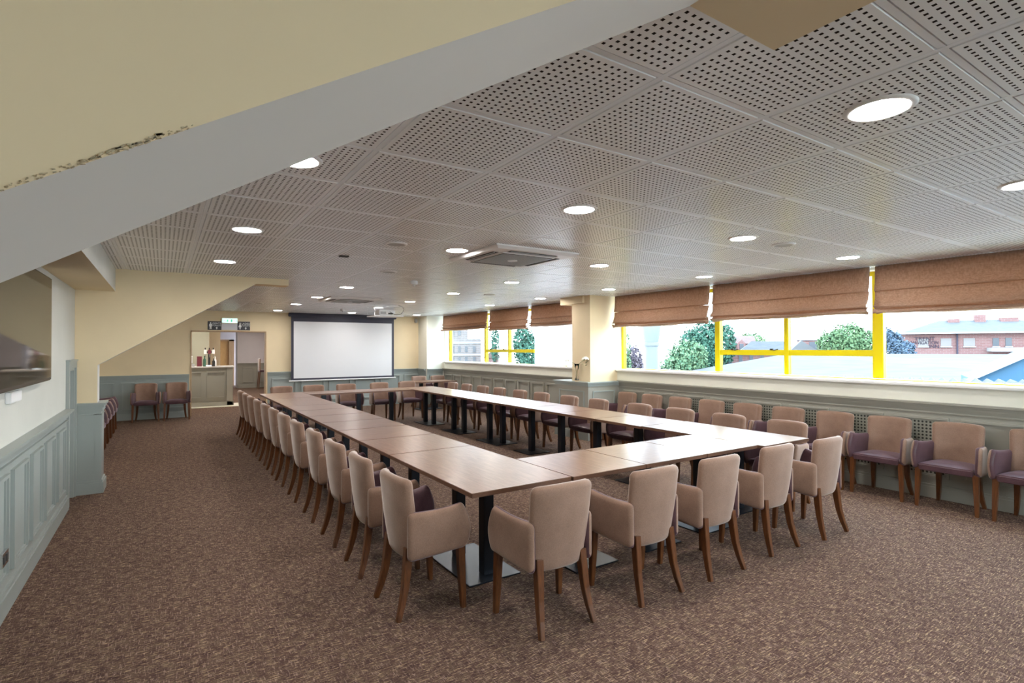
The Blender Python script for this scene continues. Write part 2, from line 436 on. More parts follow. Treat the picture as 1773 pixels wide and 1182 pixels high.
struct(MB().box(XL-0.2, XR+0.27, YB-0.2, YB, 0, 0.85).box(XL-0.2, XR+0.27, YB-0.2, YB, 2.40, CE+0.05).box(XL-0.2, 1.5, YB-0.2, YB, 0.85, 2.40).box(6.5, XR+0.27, YB-0.2, YB, 0.85, 2.40).build('wall_near', 'cream'))
wn = MB().box(1.5, 6.5, YB-0.14, YB-0.07, 0.85, 0.90).box(1.5, 6.5, YB-0.14, YB-0.07, 2.35, 2.40)  # unseen window added to bring daylight in from behind the camera
for xx in (1.5, 4.0, 6.45): wn.box(xx, xx+0.05, YB-0.14, YB-0.07, 0.85, 2.40)
wn = struct(wn.build('window_3', 'yellow_frame'))
MB().box(1.52, 6.48, YB-0.107, YB-0.103, 0.88, 2.37).build('pane', 'glass', wn)
OX0, OX1, OZ = 0.555, 2.225, 2.065
b = MB(); b.box(XL2-0.2, OX0, YF, YF+0.2, 0, CE+0.05).box(OX1, XR+0.27, YF, YF+0.2, 0, CE+0.05).box(OX0, OX1, YF, YF+0.2, OZ, CE+0.05)
struct(b.build('wall_far', 'cream'))
# opening lining
b = MB(); b.box(OX0, OX0+0.02, YF-0.012, YF+0.21, 0, OZ).box(OX1-0.02, OX1, YF-0.012, YF+0.21, 0, OZ).box(OX0, OX1, YF-0.012, YF+0.21, OZ-0.025, OZ)
struct(b.build('trim_1', 'lining_wood'))

# sloping bulkheads (boxed-in roof braces)
def bulkhead(name, y0, y1, poly, facemat):
    b = MB(); n = len(poly)
    vs = [(p[0], y0, p[1]) for p in poly] + [(p[0], y1, p[1]) for p in poly]
    b.add(vs, [tuple(range(n))], 0); b.add(vs, [tuple(range(n, 2*n))], 0)
    for i in range(n): b.add(vs, [(i, (i+1) % n, n+(i+1) % n, n+i)], 0 if i in (3, 4) else 1)
    return struct(b.build(name, [facemat, 'soffit']))
SX = -0.625
bulkhead('wall_far_brace', 7.70, 7.93, [(XL-0.01, 0), (SX, 0), (SX, 1.445), (1.02, 2.475), (1.42, 2.475), (1.42, CE+0.02), (XL-0.01, CE+0.02)], 'cream')
nb = bulkhead('wall_near_brace', 0.49, 0.79, [(XL-0.01, 0), (SX, 0), (SX, 1.41), (1.00, 2.405), (1.335, 2.405), (1.335, CE+0.02), (XL-0.01, CE+0.02)], 'cream_near')
# flaking plaster along the lower edge of the near brace
b = MB(); sl = (2.405-1.41)/(1.00-SX)
for k in range(90):
    x = -0.095 + 0.115*(k/90.0) + random.uniform(-0.002, 0.002)
    z = 1.41+(x-SX)*sl; r = random.uniform(0.0003, 0.0011)*(1.3 if 30 < k < 75 else 0.6)
    b.obox((x, 0.4895, z+random.uniform(0.0, 0.0035)), (1, 0, sl+random.uniform(-.5, .5)), (0, 1, 0), (-sl, 0, 1), r*1.8, 0.0008, r*0.55)
b.build('cracked_plaster', 'crack', nb)
# boxed duct along the left wall between the braces
b = MB(); b.box(XL-0.01, -0.465, 0.78, 7.71, 2.295, CE+0.02, 0); o = b.build('trim_2', ['cream', 'left_paint']); struct(o)
for p in o.data.polygons:
    if p.normal.x > 0.5: p.material_index = 1

# pillar between the windows with its ledge
b = MB(); b.box(6.33, XR+0.01, 7.18, 7.68, 0, CE+0.01); struct(b.build('wall_pillar', 'cream'))
struct(MB().box(6.285, XR, 7.33, 7.97, 2.425, CE+0.01).build('trim_3', 'cream'))
# far right corner column
struct(MB().box(6.42, XR, 14.38, YF, 0, CE+0.01).build('wall_corner', 'pale_cream'))

# ------------------------------------------------------------------ wainscot
def wainscot(name, p0, p1, nrm, panels, zt=1.02, material='sage', base_h=0.145, ends=True, base_name=None, w_=0.022, dp=0.034):
    """panelled dado from p0 to p1 (plan), nrm = into the room; panels = list of (s0,s1) along"""
    p0 = Vector((*p0, 0)); p1 = Vector((*p1, 0)); L = (p1-p0).length; u = (p1-p0)/L; n = Vector((*nrm, 0)); z = Vector((0, 0, 1))
    b = MB()
    def bar(s0, s1, z0, z1, d0, d1):
        c = p0 + u*(s0+s1)/2 + n*(d0+d1)/2 + z*(z0+z1)/2
        b.obox(c, u, n, z, abs(s1-s0)/2, abs(d1-d0)/2, (z1-z0)/2)
    bar(0, L, 0.0, zt-0.02, 0, 0.012)
    # cap rail: stepped moulding
    bar(0, L, zt-0.020, zt, 0, 0.075); bar(0, L, zt-0.042, zt-0.020, 0, 0.055); bar(0, L, zt-0.068, zt-0.042, 0, 0.038); bar(0, L, zt-0.086, zt-0.068, 0, 0.024); bar(0, L, zt-0.118, zt-0.106, 0, 0.030)
    zb0, zb1 = base_h+0.075, zt-0.165
    for s0, s1 in panels:
        for (a, c_, d, e) in ((s0, s1, zb1-w_, zb1), (s0, s1, zb0, zb0+w_), (s0, s0+w_, zb0+w_, zb1-w_), (s1-w_, s1, zb0+w_, zb1-w_)):
            bar(a, c_, d, e, 0.012, dp)
        w2 = w_+0.012
        for (a, c_, d, e) in ((s0+w_, s1-w_, zb1-w2, zb1-w_), (s0+w_, s1-w_, zb0+w_, zb0+w2), (s0+w_, s0+w2, zb0+w2, zb1-w2), (s1-w2, s1-w_, zb0+w2, zb1-w2)):
            bar(a, c_, d, e, 0.012, 0.022)
    o = struct(b.build(name, material))
    if base_h:
        b2 = MB()
        def bar2(s0, s1, z0, z1, d0, d1):
            b2.obox(p0 + u*(s0+s1)/2 + n*(d0+d1)/2 + z*(z0+z1)/2, u, n, z, abs(s1-s0)/2, abs(d1-d0)/2, (z1-z0)/2)
        bar2(0, L, 0.0, base_h-0.025, 0.012, 0.034); bar2(0, L, base_h-0.025, base_h, 0.012, 0.026)
        struct(b2.build(base_name or 'baseboard_'+name, material))
    return o
# left wall: panels read from far to near
lp = [(6.42, 6.86), (5.80, 6.25), (5.25, 5.68), (4.65, 5.10)]
yy = 4.52
while yy > -2.3: lp.append((yy-0.46, yy)); yy -= 0.6
wainscot('trim_4', (XL, YB), (XL, 7.04), (1, 0), [(a-YB, c-YB) for a, c in lp], base_name='baseboard_left')
# window wall
ps = []; y = 7.0
while y > -2.4: ps.append((y-0.50-YB, y-YB)); y -= 0.61
wainscot('trim_5', (XR, YB), (XR, 7.12), (-1, 0), ps, zt=1.03, material='greige', base_name='baseboard_right')
gb = MB()
for k in range(2, 8): y = 7.0-0.61*k; gb.box(XR-0.0135, XR-0.012, y-0.466, y-0.034, 0.255, 0.83)
struct(gb.build('trim_17', 'dots'))
ps = []; y = 14.25
while y > 8.5: ps.append((y-0.46-8.05, y-8.05)); y -= 0.55
wainscot('trim_6', (XR, 8.05), (XR, 14.38), (-1, 0), ps, zt=1.03, material='greige', w_=0.034, dp=0.05, base_name='baseboard_far_right')
wainscot('trim_7', (6.42, 14.38), (XR-0.06, 14.38), (0, -1), [(0.08, 0.44)], base_name='baseboard_column_front')
wainscot('trim_8', (6.42, 14.44), (6.42, YF), (-1, 0), [], base_name='baseboard_column_side')
wainscot('trim_9', (XL2, YF), (OX0-0.03, YF), (0, -1), [(0.06, 0.40), (0.52, 1.15), (1.25, 1.80)], w_=0.034, dp=0.05, base_name='baseboard_far_left')
ps = []; x = 0.10
while x < 4.0: ps.append((x, x+0.60)); x += 0.72
wainscot('trim_10', (OX1+0.03, YF), (6.42, YF), (0, -1), ps, w_=0.034, dp=0.05, base_name='baseboard_far')
wainscot('trim_11', (XL2, 7.94), (XL2, YF), (1, 0), [(k*0.7+0.1, k*0.7+0.65) for k in range(9)], w_=0.034, dp=0.05, base_name='baseboard_lobby')
# ledge box around the pillar foot
b = MB(); b.box(6.225, XR, 7.12, 8.04, 0, 0.955, 0); struct(b.build('wall_ledge', 'greige'))
b = MB(); b.box(6.185, XR, 7.08, 8.07, 0.998, 1.02).box(6.20, XR, 7.095, 8.06, 0.975, 0.998).box(6.212, XR, 7.107, 8.05, 0.945, 0.975)
def ring(b, y0, y1, z0, z1, x, wd=0.02, d=0.012):
    b.box(x-d, x, y0, y1, z1-wd, z1).box(x-d, x, y0, y1, z0, z0+wd).box(x-d, x, y0, y0+wd, z0+wd, z1-wd).box(x-d, x, y1-wd, y1, z0+wd, z1-wd)
ring(b, 7.22, 7.93, 0.23, 0.86, 6.225); b.box(6.205, 6.225, 7.10, 8.05, 0, 0.14)
for (x0, x1, z0, z1) in ((6.33, 6.85, 0.84, 0.86), (6.33, 6.85, 0.23, 0.25), (6.33, 6.35, 0.25, 0.84), (6.83, 6.85, 0.25, 0.84)):
    b.box(x0, x1, 7.108, 7.12, z0, z1)
struct(b.build('trim_12', 'sage'))
# low pier at the foot of the far brace
b = MB(); b.box(XL-0.002, -0.585, 7.655, 7.99, 0, 0.955); struct(b.build('wall_pier', 'sage'))
b = MB(); b.box(XL-0.002, -0.545, 7.615, 8.03, 0.995, 1.018).box(XL-0.002, -0.56, 7.63, 8.015, 0.965, 0.995).box(XL-0.002, -0.572, 7.642, 8.0, 0.925, 0.965).box(XL-0.002, -0.578, 7.648, 8.0, 0.885, 0.893)
b.box(XL-0.002, -0.56, 7.632, 8.01, 0, 0.12).box(XL-0.002, -0.572, 7.644, 8.0, 0.12, 0.145).box(-0.64, -0.58, 7.648, 7.66, 0.145, 0.90)
struct(b.build('trim_13', 'sage'))
# hatch door in the left wall
b = MB(); b.box(XL-0.03, XL+0.028, 7.06, 7.13, 0, DZ+0.055).box(XL-0.03, XL+0.028, 7.60, 7.655, 0, DZ+0.055).box(XL-0.03, XL+0.028, 7.13, 7.60, DZ-0.015, DZ+0.055).box(XL-0.002, XL+0.038, 7.05, 7.655, DZ+0.055, DZ+0.075)
b.box(XL-0.04, XL+0.012, 7.13, 7.16, 0, DZ-0.015).box(XL-0.04, XL+0.012, 7.57, 7.60, 0, DZ-0.015).box(XL-0.04, XL+0.012, 7.16, 7.57, DZ-0.045, DZ-0.015)
d = b.build('door_1', 'sage'); struct(d)
b = MB(); b.box(XL-0.075, XL-0.035, 7.16, 7.57, 0.01, DZ-0.045); b.build('door_panel', 'sage', d)

# ------------------------------------------------------------------ windows
XG = 7.165
def window(n, y0, y1, posts, bars, panes, frosted_=None):
    wn = empty(f'window_{n}', (XG, (y0+y1)/2, ZS)); struct(wn)
    def sub(mb, name, m, **k):
        o = mb.build(name, m, **k); o.parent = wn; o.matrix_parent_inverse = Matrix.Translation(-Vector(wn.location)); return o
    b = MB(); b.box(XG-0.03, XG+0.05, y0, y1, ZS-0.005, ZS+0.010).box(XG-0.03, XG+0.05, y0, y1, ZH-0.05, ZH).box(XG-0.03, XG+0.05, y1-0.045, y1, ZS, ZH).box(XG-0.03, XG+0.05, y0, y0+0.045, ZS, ZH)
    sub(b, 'window_frame', 'yellow_frame', bevel=0.004)
    for yc, wd in posts:
        sub(MB().box(XG-0.035, XG+0.05, yc-wd/2, yc+wd/2, ZS+0.02, ZH-0.05), 'mullion', 'yellow_frame', bevel=0.006)
    for ya, yb_ in bars:
        sub(MB().box(XG-0.02, XG+0.045, ya, yb_, 1.512, 1.588), 'transom', 'yellow_frame', bevel=0.004)
    for ya, yb_, z0, z1 in panes:
        sub(MB().box(XG+0.018, XG+0.024, ya, yb_, z0, z1), 'pane', 'glass')
    if frosted_: sub(MB().box(XG+0.018, XG+0.024, frosted_[0], frosted_[1], ZS+0.02, ZH-0.05), 'pane', 'frosted')
    # inner sill board
    sub(MB().box(6.925, XG-0.03, y0-0.0, y1, ZS-0.04, ZS-0.004), 'sill', 'white_paint', bevel=0.008)
    # little opening-light stays
    for ya, yb_ in bars[:1]:
        for t in (0.18, 0.78):
            yc = ya+(yb_-ya)*t
            sub(MB().box(XG-0.045, XG-0.02, yc-0.02, yc+0.02, 1.585, 1.605).tube([(XG-0.04, yc-0.03, 1.58), (XG-0.01, yc-0.08, 1.60)], 0.006), 'window_stay', 'dark_slot')
    return wn
zt_, zb_ = ZH-0.05, ZS+0.02
window(1, -1.6, 7.22, [(5.17, 0.085), (4.085, 0.06), (2.965, 0.115), (0.8, 0.06)],
       [(4.11, 5.13), (3.02, 4.06)],
       [(5.21, 7.18, zb_, zt_), (4.115, 5.13, zb_, 1.53), (4.115, 5.13, 1.57, zt_), (3.02, 4.055, zb_, 1.53), (3.02, 4.055, 1.57, zt_), (0.83, 2.91, zb_, zt_), (-1.56, 0.77, zb_, zt_)])
window(2, 8.03, 14.36, [(12.25, 0.085), (11.1, 0.06)],
       [(11.13, 12.21), (10.05, 11.07)],
       [(12.29, 14.32, zb_, zt_), (11.13, 12.21, zb_, 1.53), (11.13, 12.21, 1.57, zt_), (10.06, 11.07, zb_, 1.53), (10.06, 11.07, 1.57, zt_)], (8.07, 10.06))

# roman blinds
def blind(y0, y1, label, zb=2.0, zf=2.275, bunch=True):
    t = empty('roman_blind', (6.87, (y0+y1)/2, CE)); tag(t, label, 'blind', 'brown linen roman blinds over the windows')
    inv = Matrix.Translation(-Vector(t.location))
    # profile down the drop: (x offset towards room, z)
    prof_u = [(0.0, CE-0.004), (0.004, 2.46), (0.010, 2.36), (0.028, zf+0.012), (0.034, zf), (0.012, zf-0.010)]
    prof_l = [(0.012, zf-0.010), (0.020, zf-0.09), (0.052, zb+0.094), (0.074, zb+0.082), (0.066, zb+0.070), (0.010, zb+0.066), (0.022, zb+0.045), (0.072, zb+0.034), (0.086, zb+0.020), (0.050, zb+0.008), (0.010, zb), (0.0, zb+0.02)]
    def sheet(prof, name):
        b = MB(); K = 28; vs = []
        for k in range(K+1):
            s = k/K; y = y0+(y1-y0)*s
            sag = 0.012*sin(pi*s)
            edge = (math.exp(-s*22)*0.6 + math.exp(-(1-s)*22)*0.6)
            for i, (dx, z) in enumerate(prof):
                wob = 0.006*sin(9*s+i*1.3)+0.004*sin(23*s+i*2.1)
                low = max(0.0, (2.35-z)/0.35)
                zz = z - sag*low + wob*low*0.8 + (0.05*edge*low*sin(i*2.0+y0) if bunch else 0)
                yy_ = y + (0.02*low*(0.5-s)*2*edge)
                vs.append((6.868-dx-wob*low*0.7-edge*low*0.012, yy_, zz))
        n = len(prof)
        fs = [(k*n+i, k*n+i+1, (k+1)*n+i+1, (k+1)*n+i) for k in range(K) for i in range(n-1)]
        b.add(vs, fs)
        o = b.build(name, 'linen', t, smooth=True); o.matrix_parent_inverse = inv
        sm = o.modifiers.new('thickness', 'SOLIDIFY'); sm.thickness = 0.004; sm.offset = 0
        return o
    sheet(prof_u, 'upper_fabric'); sheet(prof_l, 'folded_pleats')
    o = MB().box(6.872, 6.90, y0+0.01, y1-0.01, CE-0.03, CE-0.002).build('headrail', 'white_plastic', t); o.matrix_parent_inverse = inv
blind(5.10, 7.11, 'brown linen roman blind on right-hand window, right beside the pillar', 1.995)
blind(2.93, 5.045, 'brown linen roman blind above the two-light yellow window bay, bunched corner', 2.02)
blind(0.78, 2.875, 'brown linen roman blind cut off by the right edge of the photo', 2.005)
blind(8.06, 9.75, 'brown linen roman blind behind the pillar, over the blank white pane', 2.09)
blind(9.85, 11.55, 'brown linen roman blind, middle one over the far window', 2.06)
blind(11.66, 14.22, 'brown linen roman blind nearest the far corner, smallest in view', 2.12)

# ------------------------------------------------------------------ chair
def pad(mb, f, nu, nv, t, r_end, mi_out=0, mi_in=0):
    """cushioned slab: f(u,v) mid surface (u,v in 0..1), thickness t, rounded all round.
    ring runs v 0..1 on the outer side and back on the inner"""
    def P(u, v): return Vector(f(min(max(u, 0), 1), min(max(v, 0), 1)))
    def N(u, v):
        e = 1e-3
        a = P(min(u+e, 1), v)-P(max(u-e, 0), v); b = P(u, min(v+e, 1))-P(u, max(v-e, 0))
        n = a.cross(b); return n.normalized() if n.length > 1e-12 else Vector((0, 1, 0))
    us = [0.0, r_end*0.08, r_end*0.3, r_end*0.65, r_end] + [r_end+(1-2*r_end)*k/(nu) for k in range(1, nu)] + [1-r_end, 1-r_end*0.65, 1-r_end*0.3, 1-r_end*0.08, 1.0]
    vs = []; rings = []
    hgt = (P(0.5, 1)-P(0.5, 0)).length; rv = (t/2)/hgt
    for u in us:
        d = min(u, 1-u)/r_end
        s = math.sqrt(max(0.0, 1-(1-min(d, 1))**2)); s = max(s, 0.02)
        th = t/2*s; lo = rv*(1-s)*1.0; ring_ = []
        seq = []
        for k in range(nv+1): seq.append((rv+(1-2*rv)*k/nv, 1.0, mi_out))
        for k in range(1, 5):
            a = pi*k/5; seq.append((1-rv+rv*sin(a), cos(a), mi_in if k > 1 else mi_out))
        for k in range(nv+1): seq.append((1-rv-(1-2*rv)*k/nv, -1.0, mi_in))
        for k in range(1, 5):
            a = pi*k/5; seq.append((rv-rv*sin(a), -cos(a), mi_in))
        for v, nn, mi in seq:
            vv = 0.5+(v-0.5)*(1-2*lo)
            ring_.append(P(u, vv)+N(u, vv)*nn*th)
        rings.append(ring_); mis = [x[2] for x in seq]
    n = len(rings[0]); base = len(mb.v)
    for rr in rings: mb.v += [tuple(p) for p in rr]
    for k in range(len(rings)-1):
        for i in range(n):
            j = (i+1) % n
            mb.f.append((base+k*n+i, base+k*n+j, base+(k+1)*n+j, base+(k+1)*n+i)); mb.m.append(mis[i] if mis[i] == mis[j] else mi_out)
    mb.f.append(tuple(base+i for i in range(n))); mb.m.append(mi_out)
    mb.f.append(tuple(base+(len(rings)-1)*n+i for i in range(n))[::-1]); mb.m.append(mi_out)

def make_chair():
    """local frame: faces +Y, rear feet at y=-0.22, front feet at y=+0.22"""
    root = empty('tub_chair')
    # backrest
    def back(u, v):
        s = 2*u-1
        half = 0.208+0.018*v
        zt = 0.846-0.008*s*s-0.006*abs(s)**6; zb = 0.337+0.016*abs(s)**4
        z = zb+(zt-zb)*v
        y = -0.152 - 0.030*v**1.5 + 0.070*(abs(s)**2.8)*(1-0.25*v) + 0.034*(1-v)**3
        x = half*s*(1-0.06*abs(s)**4)
        return (x, y, z)
    b = MB(); pad(b, lambda u, v: back(1-u, v), 14, 12, 0.066, 0.075, 0, 0)
    b.build('backrest', 'taupe', root, smooth=True)
    for sgn in (-1, 1):
        def arm(u, v, sgn=sgn):
            zt = 0.640+0.030*u+0.012*sin(pi*u)*-1; zb = 0.345+0.040*u
            z = zb+(zt-zb)*v
            y = -0.152+0.377*u+0.034*sin(pi*min(1, v*1.05))*u**3-0.030*v*u**4
            x = 0.201+0.050*u**0.75+0.010*sin(pi*v)*u+0.006*v*u
            return (sgn*x, y, z)
        b = MB()
        if sgn > 0: pad(b, arm, 10, 8, 0.056, 0.08, 0, 1)
        else: pad(b, lambda u, v: arm(1-u, v), 10, 8, 0.056, 0.08, 0, 1)
        b.build('arm', ['taupe', 'plum'], root, smooth=True)
    # seat cushion
    b = MB()
    N1, N2 = 14, 14; vs = []
    def seatpt(i, j, top):
        a = -1+2*i/N1; c = -1+2*j/N2
        e = 6.0; rr = (abs(a)**e+abs(c)**e)
        wx = 0.176+0.052*(0.5+0.5*c)
        x = a*wx; y = 0.050+c*0.178+0.015*(1-a*a)*(c > 0)*c
        crown = (1-a**4)*(1-c**4)
        z = 0.440+0.032*crown if top else 0.375
        if not top: x *= 0.97; y = 0.05+(y-0.05)*0.97
        return (x, y, z)
    top = [[seatpt(i, j, True) for j in range(N2+1)] for i in range(N1+1)]
    bot = [[seatpt(i, j, False) for j in range(N2+1)] for i in range(N1+1)]
    flat = [p for row in top for p in row]+[p for row in bot for p in row]; K = (N1+1)*(N2+1)
    idx = lambda i, j, k=0: k*K+i*(N2+1)+j
    fs = [(idx(i, j), idx(i+1, j), idx(i+1, j+1), idx(i, j+1)) for i in range(N1) for j in range(N2)]
    fs += [(idx(i, j, 1), idx(i, j+1, 1), idx(i+1, j+1, 1), idx(i+1, j, 1)) for i in range(N1) for j in range(N2)]
    for i in range(N1): fs += [(idx(i, 0), idx(i, 0, 1), idx(i+1, 0, 1), idx(i+1, 0)), (idx(i, N2), idx(i+1, N2), idx(i+1, N2, 1), idx(i, N2, 1))]
    for j in range(N2): fs += [(idx(0, j), idx(0, j+1), idx(0, j+1, 1), idx(0, j, 1)), (idx(N1, j), idx(N1, j, 1), idx(N1, j+1, 1), idx(N1, j+1))]
    b.add(flat, fs); b.build('seat', 'plum', root, bevel=0.010, smooth='angle', seg=3)
    for sgn in (-1, 1):
        MB().tube([(sgn*0.232, 0.190, 0.40), (sgn*0.236, 0.194, 0.25), (sgn*0.240, 0.200, 0.12), (sgn*0.243, 0.206, 0.0)], [0.023, 0.021, 0.0185, 0.015], 4, square=True).build('leg', 'leg_wood', root, bevel=0.003)
        MB().tube([(sgn*0.158, -0.125, 0.42), (sgn*0.162, -0.138, 0.30), (sgn*0.168, -0.152, 0.19), (sgn*0.178, -0.176, 0.09), (sgn*0.192, -0.206, 0.0)], [0.024, 0.023, 0.0205, 0.018, 0.0145], 4, square=True).build('leg', 'leg_wood', root, bevel=0.003)
    return root
chair0 = make_chair(); used = [False]
def place_chair(x, y, rz, label, group):
    c = copy_tree(chair0) if used[0] else chair0
    used[0] = True
    c.location = (x, y, 0); c.rotation_euler = (0, 0, rz); tag(c, label, 'chair', group)
    return c
rr = random.Random(3)
LEFT = [3.248, 3.96, 4.67, 5.41, 6.195, 6.964, 7.652, 8.324, 9.07, 9.80, 10.46, 11.16]
FRONT = [(1.963, 2.405), (2.712, 2.373), (3.387, 2.366), (4.157, 2.387), (4.865, 2.345)]
RIGHT = [3.19, 3.895, 4.60, 5.30, 6.14, 6.84, 7.61, 8.29, 9.01, 9.67, 10.38, 11.05]
FAR = [2.07, 2.71, 3.40, 4.15, 4.82]
for i, (x, y) in enumerate(FRONT):
    place_chair(x, y+0.22, rr.uniform(-.02, .02), ['nearest taupe chair, back to camera, in front of the near left table corner',
        'taupe chair on the near table side, second from the left', 'taupe chair at the middle of the near table side',
        'taupe chair on the near table side, second from the right', 'taupe chair on the near side, in front of the near right table corner'][i], 'chairs along the near side of the tables')
for i, y in enumerate(LEFT):
    place_chair(1.16+0.22, y, -pi/2+rr.uniform(-.02, .02)+(0.03 if i == 0 else 0), f'taupe tub chair in the long left row of the tables, {ORD[i]} from the camera', 'chairs along the left side of the tables')
for i, y in enumerate(RIGHT):
    place_chair(5.655-0.22, y, pi/2+rr.uniform(-.02, .02), f'taupe tub chair on the window side of the tables, {ORD[i]} from the camera', 'chairs along the window side of the tables')
for i, x in enumerate(FAR):
    place_chair(x, 12.02-0.22, pi+rr.uniform(-.02, .02), f'taupe tub chair on the far side of the tables facing camera, {ORD[i]} from left', 'chairs along the far side of the tables')
WALL = [1.54, 2.14, 2.76, 3.33, 3.93, 4.53, 5.13, 5.73, 6.32, 6.82]
WALL = [1.50, 2.115, 2.735, 3.32, 3.90, 4.48, 5.06, 5.64, 6.22, 6.79]
for i, y in enumerate(WALL):
    place_chair(6.905-0.205, y, pi/2+rr.uniform(-.015, .015), f'brown and plum tub chair against the panelled window wall, {ORD[i]} from the right edge', 'spare chairs against the window wall')
for i, x in enumerate((-0.32, 0.27)):
    place_chair(x, 14.85-0.215, pi, 'spare chair on the far wall beside the bar doorway, '+('left' if i == 0 else 'right')+' of the pair', 'pair of spare chairs on the far wall')
for i, y in enumerate((10.0, 10.65, 11.3, 11.95, 12.6, 13.25)):
    place_chair(-1.0, y, -pi/2, f'plum spare chair in the row beyond the low pier, {ORD[i]} from the camera', 'spare chairs along the far left wall')
for i, x in enumerate((6.02, 6.60)):
    place_chair(x, 13.90, pi, 'taupe chair behind the separate far corner table, '+('left one' if i == 0 else 'right one beside the window wall'), 'chairs behind the far corner table')

# ------------------------------------------------------------------ tables
ZT = 0.745
def table(cx, cy, lx, ly, twin, label, group, name='meeting_table'):
    """lx, ly = top size; twin: None, 'x' or 'y' = axis carrying two columns"""
    t = empty(name, (cx, cy, 0)); tag(t, label, 'table', group)
    g = 0.0025
    b = MB().box(-lx/2+g, lx/2-g, -ly/2+g, ly/2-g, ZT-0.030, ZT)
    o = b.build('table_top', ['edge', 'top_y' if ly >= lx else 'top_x'], t, bevel=0.0025)
    for p in o.data.polygons:
        if p.normal.z > 0.9: p.material_index = 1
    bx, by = (0.21, 0.21)
    if twin == 'x': bx = 0.35
    if twin == 'y': by = 0.35
    MB().box(-bx, bx, -by, by, 0.0, 0.010).build('base_plate', 'black_metal', t, bevel=0.002)
    MB().box(-bx*0.8, bx*0.8, -by*0.8, by*0.8, ZT-0.042, ZT-0.030).build('top_plate', 'black_metal', t)
    cols = [(0, 0)] if not twin else ([(-0.215, 0), (0.215, 0)] if twin == 'x' else [(0, -0.215), (0, 0.215)])
    for x, y in cols: MB().box(x-0.04, x+0.04, y-0.04, y+0.04, 0.010, ZT-0.042).build('column', 'black_metal', t, bevel=0.003)
    return t
def span(x0, x1, y0, y1, twin, label, group): return table((x0+x1)/2, (y0+y1)/2, x1-x0, y1-y0, twin, label, group)
G1, G2, G3, G4 = 'tables of the left side', 'tables of the near side', 'tables of the window side', 'tables of the far side'
LX0, LX1 = 1.57, 2.352
span(LX0, LX1, 2.86, 4.284, 'y', 'long dark wood table at the near left corner of the ring', G1)
yb = [4.284, 5.09, 5.83, 6.55, 7.27, 8.0, 8.72]
for i in range(6): span(LX0, LX1, yb[i], yb[i+1], None, f'square dark wood table in the left side, {ORD[i+1]} table from the camera', G1)
span(LX0, LX1, 8.72, 10.14, 'y', 'long dark wood table in the left side, next to the far left corner table', G1)
span(LX0, LX1, 10.14, 11.42, 'y', 'dark wood table at the far left corner of the ring', G1)
xb = [2.352, 3.066, 3.790, 4.502]
for i in range(3): span(xb[i], xb[i+1], 2.845, 3.565, None, ['square table on the near side, beside the near left corner table', 'square table at the middle of the near side', 'square table on the near side, beside the near right corner table'][i], G2)
RX0, RX1 = 4.502, 5.25
span(RX0, RX1, 2.78, 4.25, 'y', 'long table at the near right corner, its top white with window reflections', G3)
yb = [4.25, 5.01, 5.74, 6.54, 7.24]
for i in range(4): span(RX0-0.02, RX1-0.02, yb[i], yb[i+1], None, f'square table in the window side, {ORD[i+1]} table from the camera', G3)
yb = [7.24, 8.65, 10.03, 11.40]
for i in range(3): span(RX0-0.03, RX1-0.03, yb[i], yb[i+1], 'y', ['long table in the window side, nearest long one behind the square tables', 'long table in the window side, next to the far right corner table', 'long table at the far right corner of the ring'][i], G3)
xb = [2.352, 3.06, 3.765, 4.472]
for i in range(3): span(xb[i], xb[i+1], 10.74, 11.44, None, ['square table on the far side, beside the far left corner table', 'square table at the middle of the far side', 'square table on the far side, beside the far right corner table'][i], G4)
table(5.98, 13.28, 1.36, 0.70, 'x', 'separate dark wood table standing alone in the far right corner', 'table outside the ring')

# ------------------------------------------------------------------ ceiling fittings
ROWN = ['leftmost row', 'second row from the left', 'third row from the left', 'row nearest the windows']
LXS = [0.545, 2.333, 4.125, 5.945]
LYS = [[2.77, 4.61, 6.42], [0.955, 2.75, 4.53, 8.17, 10.03, 11.88, 14.0], [0.95, 2.73, 4.52, 6.33, 8.15, 10.05, 11.92, 13.98], [2.74, 4.50, 6.30, 8.14, 10.0, 14.0]]
def make_light():
    t = empty('ceiling_light')
    MB().lathe((0, 0, 0), [(0.098, -0.004), (0.101, -0.009), (0.116, -0.007), (0.124, 0.0), (0.124, 0.006)], 40).build('trim_ring', 'white_plastic', t, smooth=True)
    MB().cyl((0, 0, -0.005), 0.0985, 0.008, 40).build('diffuser', 'lamp', t)
    return t
l0 = make_light(); first = True
LOBBY_ADDED = [(-0.35, 9.2), (-0.35, 12.2)]  # hidden downlights added to brighten the space behind the far brace
for r, (x, ys) in enumerate(zip(LXS, LYS)):
    for k, y in enumerate(ys):
        c = l0 if first else copy_tree(l0); first = False
        c.location = (x, y, CE)
        tag(c, f'round lit ceiling downlight, {ROWN[r]}, {ORD[k]} from the camera', 'light', 'recessed ceiling downlights')
for k, (x, y) in enumerate(LOBBY_ADDED):
    c = copy_tree(l0); c.location = (x, y, CE); tag(c, f'added unseen downlight lighting the spare chairs behind the far brace, {ORD[k]} from the camera', 'light', 'recessed ceiling downlights')
